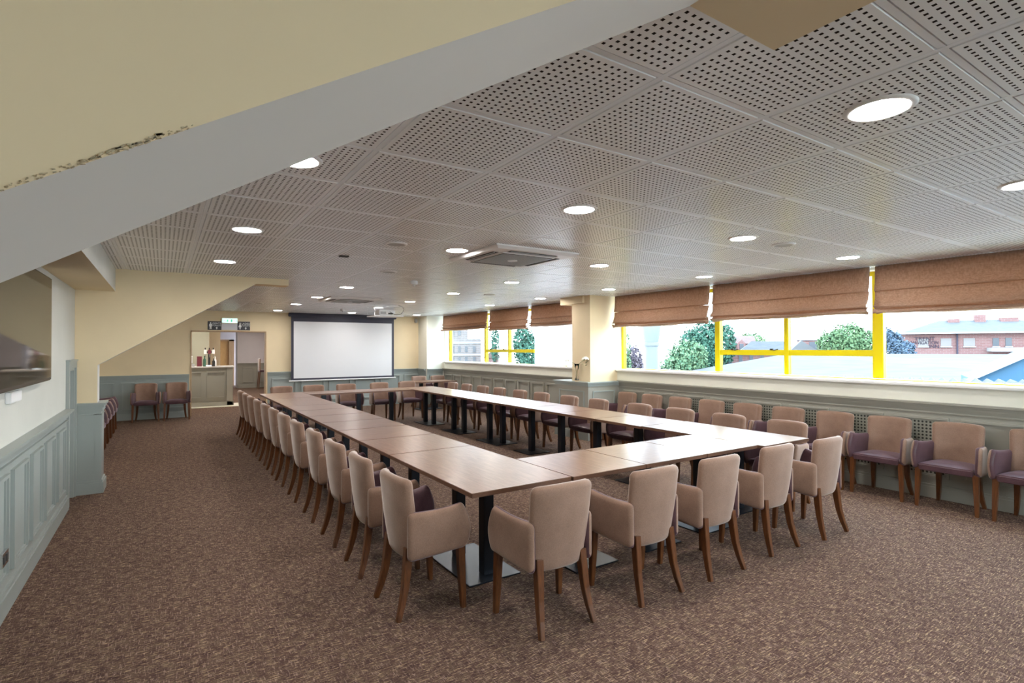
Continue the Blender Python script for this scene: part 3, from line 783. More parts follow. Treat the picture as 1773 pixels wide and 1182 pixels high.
def ac(x0, x1, y0, y1, label):
    t = empty('air_conditioner', ((x0+x1)/2, (y0+y1)/2, CE)); tag(t, label, 'air conditioner', 'ceiling cassette air conditioners')
    h = (x1-x0)/2
    b = MB()
    b.prism([(-h, -h), (h, -h), (h, h), (-h, h)], 'z', -0.012, 0.0)
    # sloped rim
    i = h-0.03; o_ = h
    vs = [(-o_, -o_, -0.012), (o_, -o_, -0.012), (o_, o_, -0.012), (-o_, o_, -0.012), (-i, -i, -0.035), (i, -i, -0.035), (i, i, -0.035), (-i, i, -0.035)]
    b.add(vs, [(0, 1, 5, 4), (1, 2, 6, 5), (2, 3, 7, 6), (3, 0, 4, 7), (4, 5, 6, 7)])
    b.build('cover', 'white_plastic', t)
    for a in range(4):
        s = MB().box(-0.27, 0.27, -h+0.085, -h+0.145, -0.038, -0.034)
        o = s.build('air_slot', 'dark_slot', t); o.rotation_euler = (0, 0, a*pi/2)
        s = MB().box(-0.26, 0.26, -h+0.100, -h+0.112, -0.043, -0.037); o2 = s.build('louvre', 'grey_plastic', o)
    g = h-0.19
    MB().box(-g-0.02, g+0.02, -g-0.02, g+0.02, -0.044, -0.036).build('grille_frame', 'white_plastic', t)
    gm = MB().box(-g, g, -g, g, -0.0475, -0.043, 0)
    gr = gm.build('grille', 'dark_slot', t)
    sl = MB(); k = -g
    while k < g:
        sl.box(k, k+0.006, -g, g, -0.050, -0.047); sl.box(-g, g, k, k+0.006, -0.0502, -0.0468); k += 0.022
    sl.build('grille_bars', 'grey_plastic', gr)
    MB().cyl((0, 0, -0.056), 0.05, 0.008, 20).build('badge', 'white_plastic', t)
ac(2.475, 3.425, 4.04, 4.99, 'large square ceiling air conditioner above the near half of the tables')
ac(2.50, 3.44, 9.74, 10.68, 'far square ceiling air conditioner above the projector end')
sp0 = None
for i, (x, y, lb) in enumerate([(1.73, 4.54, 'round ceiling speaker left of the nearer air conditioner'), (2.29, 6.25, 'faint round ceiling speaker beyond the nearer air conditioner'), (4.70, 2.71, 'round ceiling speaker near the window side downlights'), (4.78, 8.05, 'small round ceiling speaker seen above the far window blinds'), (1.63, 12.0, 'round ceiling speaker beyond the far brace near the exit sign')]):
    if i == 0:
        sp0 = empty('ceiling_speaker'); s = sp0
        MB().lathe((0, 0, 0), [(0.075, -0.006), (0.08, -0.012), (0.098, -0.010), (0.104, 0.0)], 32).build('rim', 'white_plastic', s, smooth=True)
        MB().cyl((0, 0, -0.009), 0.078, 0.008, 32).build('grille', 'grey_plastic', s)
    else: s = copy_tree(sp0)
    s.location = (x, y, CE); tag(s, lb, 'speaker', 'round ceiling speakers')
for i, (x, y, lb) in enumerate([(2.905, 6.94, 'round hanging smoke detector between the two air conditioners'), (3.56, 12.79, 'small smoke detector on the ceiling in front of the screen')]):
    if i == 0:
        sd0 = empty('smoke_detector'); s = sd0
        MB().lathe((0, 0, 0), [(0.0, -0.075), (0.018, -0.073), (0.022, -0.058), (0.05, -0.052), (0.056, -0.035), (0.056, -0.02), (0.05, 0.0)], 24).build('body', 'white_plastic', s, smooth='angle')
        MB().cyl((0, 0, -0.058), 0.030, 0.012, 20).build('sensor', 'grey_plastic', s)
    else: s = copy_tree(sd0)
    s.location = (x, y, CE); tag(s, lb, 'smoke detector', 'ceiling smoke detectors')
o = MB().box(-0.045, 0.045, -0.03, 0.03, -0.012, 0.0).build('cable_outlet', 'dark_slot', bevel=0.003); o.location = (1.52, 5.42, CE)
tag(o, 'small dark outlet in the ceiling beside a grid bar', 'outlet')
o = MB().box(-0.035, 0.035, -0.05, 0.05, -0.06, 0.06).build('motion_sensor', 'grey_plastic', bevel=0.01); o.location = (6.32, 14.94, 2.44)
tag(o, 'small grey motion sensor high in the far right corner', 'sensor')

# projector on its hanging tray
t = empty('projector_tray', (4.08, 11.35, CE)); tag(t, 'white hanging ceiling tray with thin rods in front of the screen', 'shelf')
MB().box(-0.33, 0.33, -0.25, 0.25, -0.245, -0.225).build('tray', 'white_plastic', t)
for sx in (-0.31, 0.31):
    for sy in (-0.23, 0.23): MB().tube([(sx, sy, 0), (sx, sy, -0.225)], 0.004, 6).build('rod', 'chrome', t)
t = empty('projector', (4.06, 11.33, CE-0.225)); tag(t, 'white data projector standing on the hanging ceiling tray', 'projector')
MB().box(-0.17, 0.17, -0.14, 0.14, 0.012, 0.125).build('body', 'white_plastic', t, bevel=0.012)
MB().cyl((0.07, 0.14, 0.07), 0.042, 0.035, 20, 'y').build('lens', 'dark_slot', t)
for sx in (-0.12, 0.12): MB().cyl((sx, -0.08, 0), 0.012, 0.014, 10).cyl((sx, 0.08, 0), 0.012, 0.014, 10).build('foot', 'grey_plastic', t)
MB().box(-0.14, -0.02, -0.146, -0.139, 0.03, 0.085).build('vent', 'grey_plastic', t)
MB().box(0.03, 0.13, -0.144, -0.139, 0.03, 0.06).build('socket_panel', 'dark_slot', t)
o = MB().tube([(4.12, 11.18, CE-0.14), (4.22, 11.14, CE-0.20), (4.36, 11.14, CE-0.19), (4.43, 11.14, CE-0.10), (4.40, 11.14, CE-0.02), (4.30, 11.14, CE)], 0.005, 6).build('cable', 'dark_slot', smooth=True)
tag(o, 'thin dark cable looping from projector up to the ceiling', 'cable')
# projection screen
t = empty('projection_screen', (4.2, 14.86, 0)); tag(t, 'large pull-down white projection screen with black border', 'screen')
def loc(mb, name, m, **k): return mb.build(name, m, t, **k)
sx0, sx1 = 2.80-4.2, 5.60-4.2
MB().box(sx0, sx1, -0.004, 0.0, 0.79, 2.47).build('black_border', 'screen_black', t)
MB().box(sx0+0.065, sx1-0.065, -0.0075, -0.0045, 0.84, 2.335).build('white_surface', M.setdefault('screen_white', mat('screen_white', (0.70, 0.70, 0.72), 0.35, spec=0.5)), t)
MB().box(sx0-0.06, sx1+0.06, -0.045, 0.045, 2.46, CE-0.001).build('housing', 'screen_black', t, bevel=0.01)
MB().cyl((sx0-0.05, 0, 0.775), 0.017, sx1-sx0+0.10, 14, 'x').build('bottom_bar', 'white_plastic', t)

# ------------------------------------------------------------------ television on the left wall
t = empty('television', (XL+0.002, 4.80, 1.36)); tag(t, 'black wall television on the left wall, cut by the photo edge', 'television')
MB().box(0.03, 0.072, -0.86, 0.86, 0.02, 0.84).build('body', 'tv_body', t, bevel=0.006)
MB().box(0.072, 0.074, -0.845, 0.845, 0.045, 0.825).build('screen', 'tv_glass', t)
MB().box(0.0, 0.03, -0.2, 0.2, 0.3, 0.6).build('bracket', 'dark_slot', t)
o = MB().box(XL, XL+0.03, 4.55, 4.86, 1.285, 1.355).build('cable_box', 'white_plastic', bevel=0.004); tag(o, 'white surface box on the left wall under the television', 'box')
t = empty('wall_socket', (XL+0.024, 4.42, 0.36)); tag(t, 'chrome double wall socket in the left panelling', 'socket')
MB().box(-0.008, 0.010, -0.073, 0.073, -0.043, 0.043).build('plate', 'chrome', t, bevel=0.003)
for s in (-0.035, 0.035): MB().box(0.008, 0.014, s-0.018, s+0.018, -0.022, 0.02).build('socket_face', 'dark_slot', t)
# ------------------------------------------------------------------ signs over the doorway
def sign(x0, x1, z0, z1, head, label, woman):
    t = empty('toilet_sign', ((x0+x1)/2, YF-0.001, (z0+z1)/2)); tag(t, label, 'sign', 'black toilet signs over the doorway')
    hw, hz = (x1-x0)/2, (z1-z0)/2
    MB().box(-hw, hw, -0.012, 0, -hz, hz).build('board', 'sign_black', t)
    f = MB(); fx = -hw+0.06
    f.cyl((fx, -0.017, hz-0.045), 0.016, 0.004, 14, 'y')
    if woman: f.prism([(fx-0.012, hz-0.065), (fx+0.012, hz-0.065), (fx+0.038, -hz+0.075), (fx+0.014, -hz+0.075), (fx+0.010, -hz+0.02), (fx-0.010, -hz+0.02), (fx-0.014, -hz+0.075), (fx-0.038, -hz+0.075)], 'y', -0.017, -0.013)
    else: f.prism([(fx-0.028, hz-0.065), (fx+0.028, hz-0.065), (fx+0.032, -0.02), (fx+0.020, -0.02), (fx+0.020, -hz+0.02), (fx+0.004, -hz+0.02), (fx, -0.03), (fx-0.004, -hz+0.02), (fx-0.020, -hz+0.02), (fx-0.020, -0.02), (fx-0.032, -0.02)], 'y', -0.017, -0.013)
    f.build('figure', 'sign_white', t)
    text_mesh('lettering', head, 0.062, 'sign_white', t, (0.045, -0.014, hz-0.055), (pi/2, 0, 0), 0.001)
    text_mesh('lettering', 'TOILETS', 0.052, 'sign_white', t, (0.045, -0.014, hz-0.105), (pi/2, 0, 0), 0.001)
    MB().prism([(0.02, -hz+0.045), (0.045, -hz+0.078), (0.07, -hz+0.045), (0.053, -hz+0.045), (0.053, -hz+0.018), (0.037, -hz+0.018), (0.037, -hz+0.045)], 'y', -0.016, -0.012).build('arrow', 'sign_white', t)
sign(0.912, 1.205, 2.085, 2.30, 'GENTS', 'black gents toilets sign, left of the lit exit sign', False)
sign(1.558, 1.845, 2.088, 2.305, 'LADIES', 'black ladies toilets sign, right of the lit exit sign', True)
t = empty('exit_sign', (1.385, YF-0.001, 2.32)); tag(t, 'lit green and white exit sign above the bar doorway', 'exit sign')
MB().box(-0.175, 0.175, -0.06, 0, -0.062, 0.062).build('housing', 'white_plastic', t, bevel=0.004)
MB().box(-0.168, 0.168, -0.064, -0.0605, -0.054, 0.054).build('lit_panel', 'exit_lit', t)
for sx, pts in ((-0.12, [(0.025, -0.004), (0.006, -0.004), (0.006, -0.016), (0, 0.0), (0.006, 0.016), (0.006, 0.004), (0.025, 0.004)]), (0.12, [(-0.025, -0.004), (-0.025, 0.004), (-0.006, 0.004), (-0.006, 0.016), (0.0, 0.0), (-0.006, -0.016), (-0.006, -0.004)])):
    MB().prism([(sx+a_, b_) for a_, b_ in pts], 'y', -0.067, -0.0638).build('arrow', 'exit_green', t)
    MB().box(sx-0.036 if sx < 0 else sx+0.028, sx-0.028 if sx < 0 else sx+0.036, -0.067, -0.0638, -0.035, 0.035).build('bar', 'exit_green', t)
g = MB()
g.cyl((-0.045, -0.067, 0.026), 0.009, 0.003, 12, 'y').obox((-0.05, -0.0655, 0.0), (1, 0, 0.4), (0, 1, 0), (-0.4, 0, 1), 0.012, 0.0015, 0.02).obox((-0.068, -0.0655, -0.020), (1, 0, 0.6), (0, 1, 0), (-0.6, 0, 1), 0.017, 0.0015, 0.005).obox((-0.040, -0.0655, -0.024), (0.3, 0, 1), (0, 1, 0), (-1, 0, 0.3), 0.016, 0.0015, 0.005)
g.build('running_figure', 'exit_green', t)
MB().box(0.02, 0.055, -0.067, -0.0638, -0.034, 0.034).build('door_symbol', 'exit_green', t)
o = MB().box(1.21, 1.56, YF-0.013, YF-0.001, 2.09, 2.245).build('notice_board', 'sign_grey'); tag(o, 'plain pale grey notice between the two toilet signs', 'notice')

# ------------------------------------------------------------------ bar beyond the doorway
struct(MB().box(-0.5, -0.3, YF+0.2, 28, 0, CE+0.05).box(-0.3, 1.26, 20.0, 20.2, 0, CE+0.05).build('wall_bar', 'olive_wall'))
struct(MB().box(1.0, 1.80, 22.8, 23.0, 0, CE+0.05).build('wall_passage', 'cream'))
struct(MB().box(2.56, 4.2, 24.6, 25.2, 0, CE+0.05).box(4.0, 4.2, YF+0.2, 24.6, 0, CE+0.05).build('wall_corridor', 'lilac_wall'))
struct(MB().box(0.9, 2.02, 26.5, 26.7, 0, CE+0.05).box(2.50, 4.2, 26.5, 26.7, 0, CE+0.05).box(2.02, 2.5, 26.5, 26.7, 2.0, CE+0.05).build('wall_end', 'lilac_wall'))
struct(MB().box(-0.5, 4.2, YF+0.2, 28, CE, CE+0.1).build('ceiling_bar', 'white_paint'))
d = MB().box(2.06, 2.42, 26.50, 26.54, 0.0, 1.95).build('door_2', 'door_wood'); struct(d)
struct(MB().box(1.99, 2.06, 26.44, 26.5, 0, 2.02).box(2.42, 2.62, 26.44, 26.5, 0, 2.02).box(1.99, 2.62, 26.44, 26.5, 1.95, 2.02).build('trim_14', 'lining_wood'))
wainscot('trim_15', (2.56, 24.6), (4.0, 24.6), (0, -1), [(0.18, 0.62), (0.72, 1.2)], w_=0.034, dp=0.05, base_name='baseboard_corridor', material='greige')
t = empty('bar_counter', (0.7, 17.45, 0)); tag(t, 'grey-green panelled bar counter with pale worktop beyond the doorway', 'counter')
MB().box(-0.95, 0.97, -0.22, 0.30, 0.10, 1.09).build('carcass', 'greige', t)
MB().box(-0.97, 1.03, -0.27, 0.34, 1.09, 1.13).build('worktop', 'soffit', t, bevel=0.006)
MB().box(-0.97, 1.0, -0.245, 0.31, 0.013, 0.13).build('plinth', 'greige', t, bevel=0.006)
for x0, x1 in ((-0.45, 0.22), (0.32, 0.79)):
    b = MB(); z0, z1 = 0.24, 0.98; y = -0.22
    b.box(x0, x1, y-0.03, y, z1-0.03, z1).box(x0, x1, y-0.03, y, z0, z0+0.03).box(x0, x0+0.03, y-0.03, y, z0+0.03, z1-0.03).box(x1-0.03, x1, y-0.03, y, z0+0.03, z1-0.03)
    b.build('panel', 'greige', t)
MB().box(0.82, 0.98, -0.245, -0.2, 0.0, 1.09).build('end_post', 'greige', t, bevel=0.004)
o = struct(MB().box(-0.3, 1.95, 16.95, 17.2, 0.0, 0.012).box(1.71, 1.95, 17.2, 17.9, 0, 0.012).build('trim_16', 'pale_cream'))
# things on the bar
BZ = 1.13
t = empty('beer_pump', (1.10, 17.45, BZ)); tag(t, 'tall beer pump with red and white badges on the bar', 'beer pump')
MB().box(-0.10, 0.10, -0.05, 0.05, 0, 0.03).build('base', 'chrome', t)
MB().tube([(0, 0, 0.03), (0, 0, 0.42)], 0.03, 12).build('column', 'dark_slot', t)
MB().tube([(-0.13, 0, 0.40), (0.13, 0, 0.40)], 0.028, 12).build('crossbar', 'dark_slot', t)
for k, (x, c) in enumerate([(-0.10, 'white_plastic'), (0.0, 'pump_red'), (0.10, 'white_plastic')]):
    if c == 'pump_red': M[c] = mat(c, (0.16, 0.02, 0.03), 0.4)
    MB().box(x-0.035, x+0.035, -0.065, -0.035, 0.34, 0.47).build('badge', c, t, bevel=0.01)
    MB().tube([(x, -0.02, 0.40), (x, -0.05, 0.52)], [0.010, 0.014], 8).build('handle', 'dark_slot', t)
    MB().tube([(x, -0.05, 0.36), (x, -0.09, 0.30), (x, -0.09, 0.25)], 0.008, 8).build('spout', 'chrome', t)
for k, (x, y, h, c, lb) in enumerate([(1.24, 17.40, 0.27, 'white_plastic', 'white bottle standing on the bar right of the beer pump'), (1.20, 17.33, 0.22, 'dark_slot', 'dark bottle standing in front of the beer pump'), (0.98, 17.36, 0.30, 'leaf_dark', 'dark green bottle standing left of the beer pump')]):
    t = empty('bottle', (x, y-0.03, BZ)); tag(t, lb, 'bottle', 'bottles by the beer pump')
    MB().lathe((0, 0, 0), [(0.0, 0), (0.036, 0), (0.036, h*0.62), (0.014, h*0.78), (0.013, h)], 16).build('body', c, t, smooth='angle')
    MB().cyl((0, 0, h), 0.016, 0.015, 12).build('cap', 'chrome', t)
o = MB().box(0.80, 0.92, 17.40, 17.48, BZ, BZ+0.28).build('menu_box', 'pump_red', bevel=0.004); tag(o, 'dark red upright box on the bar, left of the beer pump', 'box')
t = empty('till', (0.62, 17.40, BZ)); tag(t, 'pale grey till at the left end of the bar', 'till')
MB().box(-0.16, 0.12, -0.12, 0.12, 0, 0.07).build('drawer', 'grey_plastic', t, bevel=0.006)
MB().obox((-0.03, 0, 0.19), (1, 0, 0), (0, 1, 0.3), (0, -0.3, 1), 0.10, 0.02, 0.10).build('display', 'white_plastic', t, bevel=0.006)
t = empty('bar_chair', (3.42, 23.6, 0)); tag(t, 'tall brown bar chair in the corridor beyond the doorway', 'chair')
MB().box(-0.20, 0.20, -0.20, 0.20, 0.68, 0.76).build('seat', 'plum', t, bevel=0.02)
MB().box(-0.20, -0.15, -0.20, 0.20, 0.74, 1.22).build('backrest', 'taupe', t, bevel=0.015)
for sx in (-1, 1):
    for sy in (-1, 1): MB().tube([(sx*0.17, sy*0.17, 0.69), (sx*0.22, sy*0.19, 0)], [0.02, 0.015], 4, square=True).build('leg', 'leg_wood', t)
# unseen downlights added to brighten the bar area
for i, (x, y) in enumerate([(0.9, 16.6), (2.6, 19.5), (0.8, 18.8), (2.9, 22.5), (3.2, 17.0)]):
    c = empty('ceiling_light', (x, y, CE)); tag(c, f'added unseen downlight brightening the bar passage beyond the doorway, {ORD[i]}', 'light', 'added unseen downlights of the bar passage')
    MB().lathe((0, 0, 0), [(0.098, -0.004), (0.116, -0.007), (0.124, 0.0)], 24).build('trim_ring', 'white_plastic', c, smooth=True)
    MB().cyl((0, 0, -0.005), 0.0985, 0.008, 24).build('diffuser', 'added_bar_lamp', c)

# ------------------------------------------------------------------ vase on the pillar ledge
t = empty('vase', (6.262, 7.465, 1.02)); tag(t, 'tall clear glass vase on the pillar ledge', 'vase')
MB().lathe((0, 0, 0), [(0.0, 0.0), (0.040, 0.0), (0.042, 0.012), (0.028, 0.10), (0.032, 0.20), (0.048, 0.315), (0.045, 0.315), (0.028, 0.20), (0.024, 0.10), (0.036, 0.02), (0.0, 0.018)], 24).build('glass_body', 'clear', t, smooth=True)
def flower(pts, size, label):
    t = empty('peony', (pts[0][0], pts[0][1], pts[0][2])); tag(t, label, 'flower', 'white flowers in the vase')
    rel = [tuple(Vector(p)-Vector(pts[0])) for p in pts]
    MB().tube(rel, 0.004, 6).build('stem', 'stem', t)
    b = MB(); r0 = random.Random(int(size*1000)); c = Vector(rel[-1])
    for k in range(46):
        a = k*2.39996; lay = (k+1)/46; rad = size*math.sqrt(lay)
        nrm = Vector((cos(a)*lay, sin(a)*lay, 1.1-lay)).normalized(); up = Vector((0, 0, 1)); sd = nrm.cross(up)
        if sd.length < .01: sd = Vector((1, 0, 0))
        sd.normalize(); tn = nrm.cross(sd); p = c+nrm*rad*0.9; q = size*0.42
        b.add([p-sd*q*0.5-tn*q, p+sd*q*0.5-tn*q, p+sd*q+tn*q*0.3+nrm*q*0.3, p+tn*q*0.8+nrm*q*0.5, p-sd*q+tn*q*0.3+nrm*q*0.3], [(0, 1, 2, 3, 4)])
    b.build('petals', 'petal', t)
    for k in range(5):
        L = MB(); base = Vector(rel[-1]) - Vector((0, 0, size*0.6+0.02*k)); a = k*1.9+size*50
        d = Vector((cos(a), sin(a), 0.35)); s = Vector((-sin(a), cos(a), 0))
        L.add([base, base+d*0.035+s*0.014, base+d*0.085, base+d*0.035-s*0.014, base+d*0.035+Vector((0, 0, .006))], [(0, 1, 4), (1, 2, 4), (2, 3, 4), (3, 0, 4)])
        L.build('leaf', 'stem', t)
flower([(6.262, 7.465, 1.035), (6.26, 7.455, 1.2), (6.265, 7.40, 1.345), (6.285, 7.26, 1.42)], 0.060, 'large white bloom leaning right out of the vase')
flower([(6.258, 7.470, 1.035), (6.26, 7.475, 1.2), (6.25, 7.52, 1.345), (6.24, 7.72, 1.38)], 0.046, 'smaller white bloom hanging out to the left of the vase')

# ------------------------------------------------------------------ outside
GZ = -3.6
o = struct(MB().box(-60, 140, -60, 120, GZ-0.1, GZ).build('floor_outside', 'ground'))
struct(MB().box(7.32, 9.6, -4, 16.5, 0.42, 0.5).box(9.5, 9.6, -4, 16.5, GZ, 0.42).build('floor_bounce_roof', 'white_paint'))  # unseen pale roof added to bounce skylight up onto the ceiling
FW = Vector((sin(YAW), cos(YAW), 0)); RT = Vector((cos(YAW), -sin(YAW), 0))
def building(name, label, cat, cx, cy, rz):
    t = empty(name, (cx, cy, GZ), rz); tag(t, label, cat); return t
# local x runs along the front, front faces -y; rz turns it to face the window
RZ = -YAW
# inn
t = building('inn', 'red brick inn with slate hip roof and dark wall lettering', 'building', 63.02, 19.61, -1.05)
hgt = 6.45
MB().box(-3.86, 8.5, 0, 6, 0, hgt).build('wall', 'brick', t)
def hip(x0, x1, y0, y1, z0, z1, inset, m, t, name='roof'):
    b = MB(); ym = (y0+y1)/2
    b.add([(x0, y0, z0), (x1, y0, z0), (x1, y1, z0), (x0, y1, z0), (x0+inset, ym, z1), (x1-inset, ym, z1)], [(0, 1, 5, 4), (1, 2, 5), (2, 3, 4, 5), (3, 0, 4), (0, 3, 2, 1)])
    return b.build(name, m, t)
hip(-4.5, 9.2, -0.6, 6.6, hgt, hgt+1.35, 3.9, 'slate', t)
MB().box(-4.5, 9.2, -0.7, -0.58, hgt-0.02, hgt+0.12).build('gutter', 'trim_out', t)
for x, w_, z1 in ((0.0, 0.9, 1.5), (2.1, 0.8, 1.85), (4.0, 1.3, 1.5)): MB().box(x, x+w_, 2.4, 3.1, hgt+0.8, hgt+z1).build('chimney', 'brick', t)
for x, w_ in ((-2.47, 0.40), (-0.7, 0.40), (1.03, 0.42), (2.95, 0.22), (3.85, 0.22)):
    f = MB().box(x-w_, x+w_, -0.05, 0.02, 5.25, 6.0).build('window', 'win_out' if x > 2 else 'win_pale', t)
    MB().box(x-w_-0.05, x+w_+0.05, -0.16, 0.0, 5.14, 5.23).build('sill', 'trim_out', f)
    MB().box(x-w_, x+w_, -0.05, 0.02, 3.6, 4.45).build('window', 'win_out', t)
MB().tube([(0.12, -0.12, 0), (0.12, -0.12, hgt)], 0.07, 8).build('drainpipe', 'dark_out', t)
MB().box(2.3, 5.0, -1.4, 0.0, 4.75, 5.1).build('porch', 'trim_out', t)
for s_, z, x, sz in (('TRENT', 5.95, -2.35, 0.42), ('NAVIGATION', 5.58, -2.37, 0.40), ('INN', 5.22, -1.64, 0.42)):
    o = text_mesh('lettering', s_, sz, 'letters', t, (x, -0.08, z), (pi/2, 0, 0), 0.012); o.scale = (1.0, 1.15, 1)
    o.scale.x = 1.6/max(0.1, o.dimensions.x)*1.0 if s_ == 'TRENT' else (2.15/o.dimensions.x if s_ == 'NAVIGATION' else 0.75/o.dimensions.x)
# long low warehouse roof
t = building('warehouse', 'long low warehouse with pale sheet metal roof below the inn', 'building', 29.36, 12.72, -1.15)
b = MB(); b.add([(-8.0, -0.0, 3.75), (-3.4, 0, 4.83), (7.8, 0, 4.80), (8.6, -8.4, 3.95), (-9.5, -8.4, 3.55)], [(0, 1, 2, 3, 4)])
b.add([(-8.0, 0.02, 3.75), (-3.4, 0.02, 4.83), (7.8, 0.02, 4.80), (7.8, 2.0, 3.4), (-8.0, 2.0, 3.4)], [(0, 1, 2, 3, 4)])
o = b.build('roof', 'sheet_roof', t); m_ = o.modifiers.new('thickness', 'SOLIDIFY'); m_.thickness = 0.06
MB().box(-7.5, 7.5, -0.2, 1.6, 0, 3.4).build('wall', 'trim_out', t)
# nearer blue-gabled shed
t = building('shed', 'nearer shed with blue gable wall and white verge', 'building', 14.51, 3.78, -1.2)
MB().prism([(-0.42, 0), (3.6, 0), (3.6, 5.2), (1.6, 5.72), (-0.42, 4.52)], 'y', 0.0, 2.6).build('wall', 'blue_wall', t)
b = MB(); b.obox((0.62, -0.05, 5.18), (2.1, 0, 1.25), (0, 1, 0), (-1.25, 0, 2.1), 1.35, 0.06, 0.035); b.build('verge', 'trim_out', t)
t = building('lean_to', 'corrugated sheet lean-to roof right below the window', 'roof', 10.9, 3.4, -1.2)
b = MB(); K = 220; vs = []
for k in range(K+1):
    x = -3.0+6.6*k/K; z = 0.034*sin(k*pi/2.5)
    vs += [(x, -1.6, 4.585+z), (x, 0.9, 4.645+z)]
b.add(vs, [(2*k, 2*k+2, 2*k+3, 2*k+1) for k in range(K)]); o = b.build('corrugated_roof', 'sheet_roof', t)
MB().box(-2.9, 3.5, -1.4, 0.8, 0, 4.5).build('wall', 'trim_out', t)
# flue
t = building('flue', 'thick pale metal flue rising outside the window near the pillar', 'flue', 10.35, 9.42, 0)
MB().cyl((0, 0, 0), 0.165, 5.25, 24).build('stack', 'flue', t, smooth='angle')
MB().lathe((0, 0, 5.25), [(0.165, 0), (0.20, 0.02), (0.20, 0.08), (0.18, 0.1), (0.235, 0.45), (0.235, 1.3)], 24).build('cowl', 'flue', t, smooth='angle')
def tree(name, x, y, crowns, leafmat, label, n=900, leaf=0.16, trunk=True):
    t = empty(name, (x, y, GZ)); tag(t, label, 'tree', 'trees outside the windows')
    b = MB(); R = random.Random(hash(label) % 1000 if False else len(label)*7+int(x*3))
    for (cx, cy, cz, rx, ry, rz2) in crowns:
        for k in range(n):
            v = Vector((R.gauss(0, 1), R.gauss(0, 1), R.gauss(0, 1))).normalized()
            rad = R.uniform(0.72, 1.0)*(1+0.10*sin(7*v.x+3*v.z)+0.08*sin(9*v.y+5*v.z))
            p = Vector((cx+v.x*rx*rad, cy+v.y*ry*rad, cz+v.z*rz2*rad))
            a = Vector((R.uniform(-1, 1), R.uniform(-1, 1), R.uniform(-1, 1))).normalized(); c = a.cross(v+Vector((.01, .02, .03))).normalized()
            s = leaf*R.uniform(0.6, 1.3)
            b.add([p-a*s, p+c*s*0.6, p+a*s, p-c*s*0.6+v*s*0.3], [(0, 1, 2, 3)])
        # inner mass so the crown is not see-through
    b.build('foliage', leafmat, t)
    if trunk:
        top = max(c[2] for c in crowns)
        MB().tube([(0, 0, 0), (0.05, 0, top*0.5), (0, 0, top)], [0.25, 0.18, 0.08], 8).build('trunk', 'bark', t)
    return t
tree('tree', 22.61, 18.16, [(0, 0, 4.65, 1.05, 1.05, 0.98), (-.2, .15, 4.1, 1.15, 1.15, 0.9), (0, 0, 4.4, 0.8, 0.8, 0.8)], 'leaf_light', 'round pale green tree behind the pane beside the flue', 2600, 0.075)
tree('conifer', 32.01, 23.99, [(0, 0, 5.6, 1.15, 1.15, 1.7), (-.6, .8, 5.2, .9, .9, 1.4), (.55, -.75, 5.4, .95, .95, 1.6), (0, 0, 5, .9, .9, 1.5)], 'leaf_dark', 'tall dark green conifer behind the round pale tree', 1800, 0.11)
tree('tree', 32.68, 15.11, [(0, 0, 5.7, 0.95, 0.95, 0.85), (-.35, .7, 5.35, .75, .75, .8), (.3, -.65, 5.4, .75, .75, .85), (0, 0, 5.1, .9, .9, 0.9)], 'leaf_mid', 'broad green tree right of the white gable roof', 1900, 0.085)
tree('tree', 46.6, 18.2, [(0, 0, 5.2, .65, .65, 1.1), (-.15, .4, 5.8, .45, .45, .85), (.3, -.5, 4.9, .7, .7, .75)], 'leaf_blue', 'dark blue-green tree left of the inn', 900, 0.11)
tree('tree', 60.0, 12.9, [(0, 0, 5.0, .9, .9, 0.8), (0.1, -.3, 5.4, .7, .7, .7)], 'leaf_mid', 'green tree in front of the inn at the right edge', 900, 0.15)
tree('tree', 17.97, 17.38, [(0, 0, 4.75, 0.38, 0.38, 0.55), (0, 0, 4.4, 0.42, 0.42, 0.5)], 'leaf_purple', 'small purple-leaved tree left of the flue', 1000, 0.055)
tree('tree', 16.94, 17.01, [(0, 0, 5.1, 0.3, 0.3, 1.0), (0, 0, 4.3, 0.35, 0.35, 0.8)], 'leaf_light', 'thin pale green tree beside the right window frame', 900, 0.055)
tree('tree', 19.3, 28.0, [(-.2, .1, 5.5, .6, .6, 1.1), (.35, -.15, 5.0, .65, .65, 1.2), (0, 0, 4.7, .7, .7, 1.1)], 'leaf_dark', 'green tree seen through the far window', 1500, 0.09)
tree('conifer', 18.6, 30.6, [(0, 0, 5.4, .3, .3, 1.3)], 'leaf_dark', 'slim conifer seen through the far window', 600, 0.09)
tree('tree', 46.5, 30.0, [(0, 0, 5.75, 1.3, 1.3, 0.8)], 'leaf_mid', 'distant green tree above the red house roof', 900, 0.12)
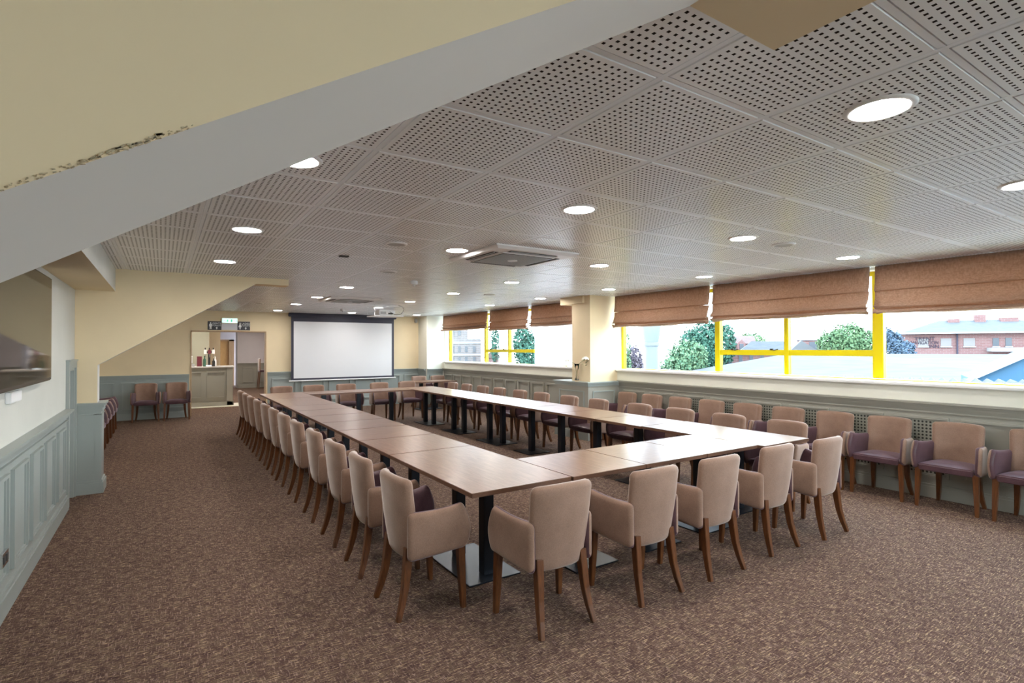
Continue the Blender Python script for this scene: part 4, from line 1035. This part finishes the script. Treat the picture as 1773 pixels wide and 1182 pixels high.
# houses
t = building('house', 'red brick house with a small dormer window', 'building', 39.88, 26.71, -0.85)
MB().box(-0.9, 1.1, 0, 1.8, 0, 5.5).build('wall', 'brick', t)
MB().prism([(-0.2, 5.5), (2.0, 5.5), (0.9, 6.15)], 'x', -1.0, 1.2).build('roof', 'pink_tile', t)
MB().prism([(-0.25, 4.9), (0.35, 4.9), (0.35, 5.55), (0.05, 5.85), (-0.25, 5.55)], 'y', -0.3, 0.5).build('dormer', 'brick', t)
MB().box(-0.1, 0.2, -0.35, -0.3, 4.98, 5.5).build('window', 'win_out', t)
t = building('bungalow', 'low house with pale grey hip roof behind the transom', 'building', 35.72, 22.1, -0.95)
MB().box(-3.2, 2.0, 0, 1.4, 0, 4.78).build('wall', 'brick', t)
hip(-1.75, 2.4, -0.3, 1.7, 4.78, 5.64, 1.0, 'slate', t)
for x in (-2.2, -1.5, -0.8, -0.1, 0.6, 1.3): MB().box(x-0.12, x+0.12, -0.05, 0.02, 4.0, 4.65).build('window', 'win_out', t)
t = building('garage', 'white gable roofed garage left of the broad green tree', 'building', 33.4, 18.13, -1.0)
MB().box(-0.7, 0.95, 0, 1.2, 0, 4.9).build('wall', 'white_roof', t)
MB().prism([(-0.8, 4.85), (1.05, 4.85), (-0.02, 5.62)], 'y', -0.2, 1.4).build('roof', 'white_roof', t)
t = building('office', 'flat roofed brick office behind the white gable', 'building', 38.88, 20.61, -1.05)
MB().box(-0.7, 0.75, 0, 1.5, 0, 5.66).build('wall', 'brick', t)
MB().box(-0.75, 0.8, -0.05, 1.55, 5.66, 5.72).build('roof_edge', 'dark_out', t)
MB().box(0.05, 0.55, -0.06, 0.0, 5.0, 5.58).build('window', 'win_out', t)
t = building('apartment_block', 'pale stone apartment block seen through the far window', 'building', 18.82, 35.3, -0.5)
MB().box(-2.4, 1.2, 0, 2.4, 0, 5.9).build('wall', 'pale_brick', t)
MB().box(-2.4, 0.2, 0.1, 2.4, 5.9, 7.1).build('upper_storey', 'pale_brick', t)
for zz in (4.1, 4.9, 6.15):
    for x in (-2.0, -1.5, -0.9, -0.4, 0.1, 0.7)[: (6 if zz < 6 else 4)]: MB().box(x-0.1, x+0.1, -0.05 if zz < 6 else 0.05, 0.12, zz, zz+0.45).build('window', 'win_out', t)
for zz in (3.8, 4.65, 5.55): MB().box(-2.4, 1.2, -0.06, 0.0, zz, zz+0.1).build('band', 'trim_out', t)
t = building('cottage', 'small gabled cottage between the trees in the far window', 'building', 19.8, 33.0, -0.5)
MB().box(-0.5, 0.5, 0, 1.2, 0, 4.5).build('wall', 'brick', t)
MB().prism([(-0.65, 4.5), (0.65, 4.5), (0.15, 5.1)], 'y', -0.1, 1.3).build('roof', 'pink_tile', t)
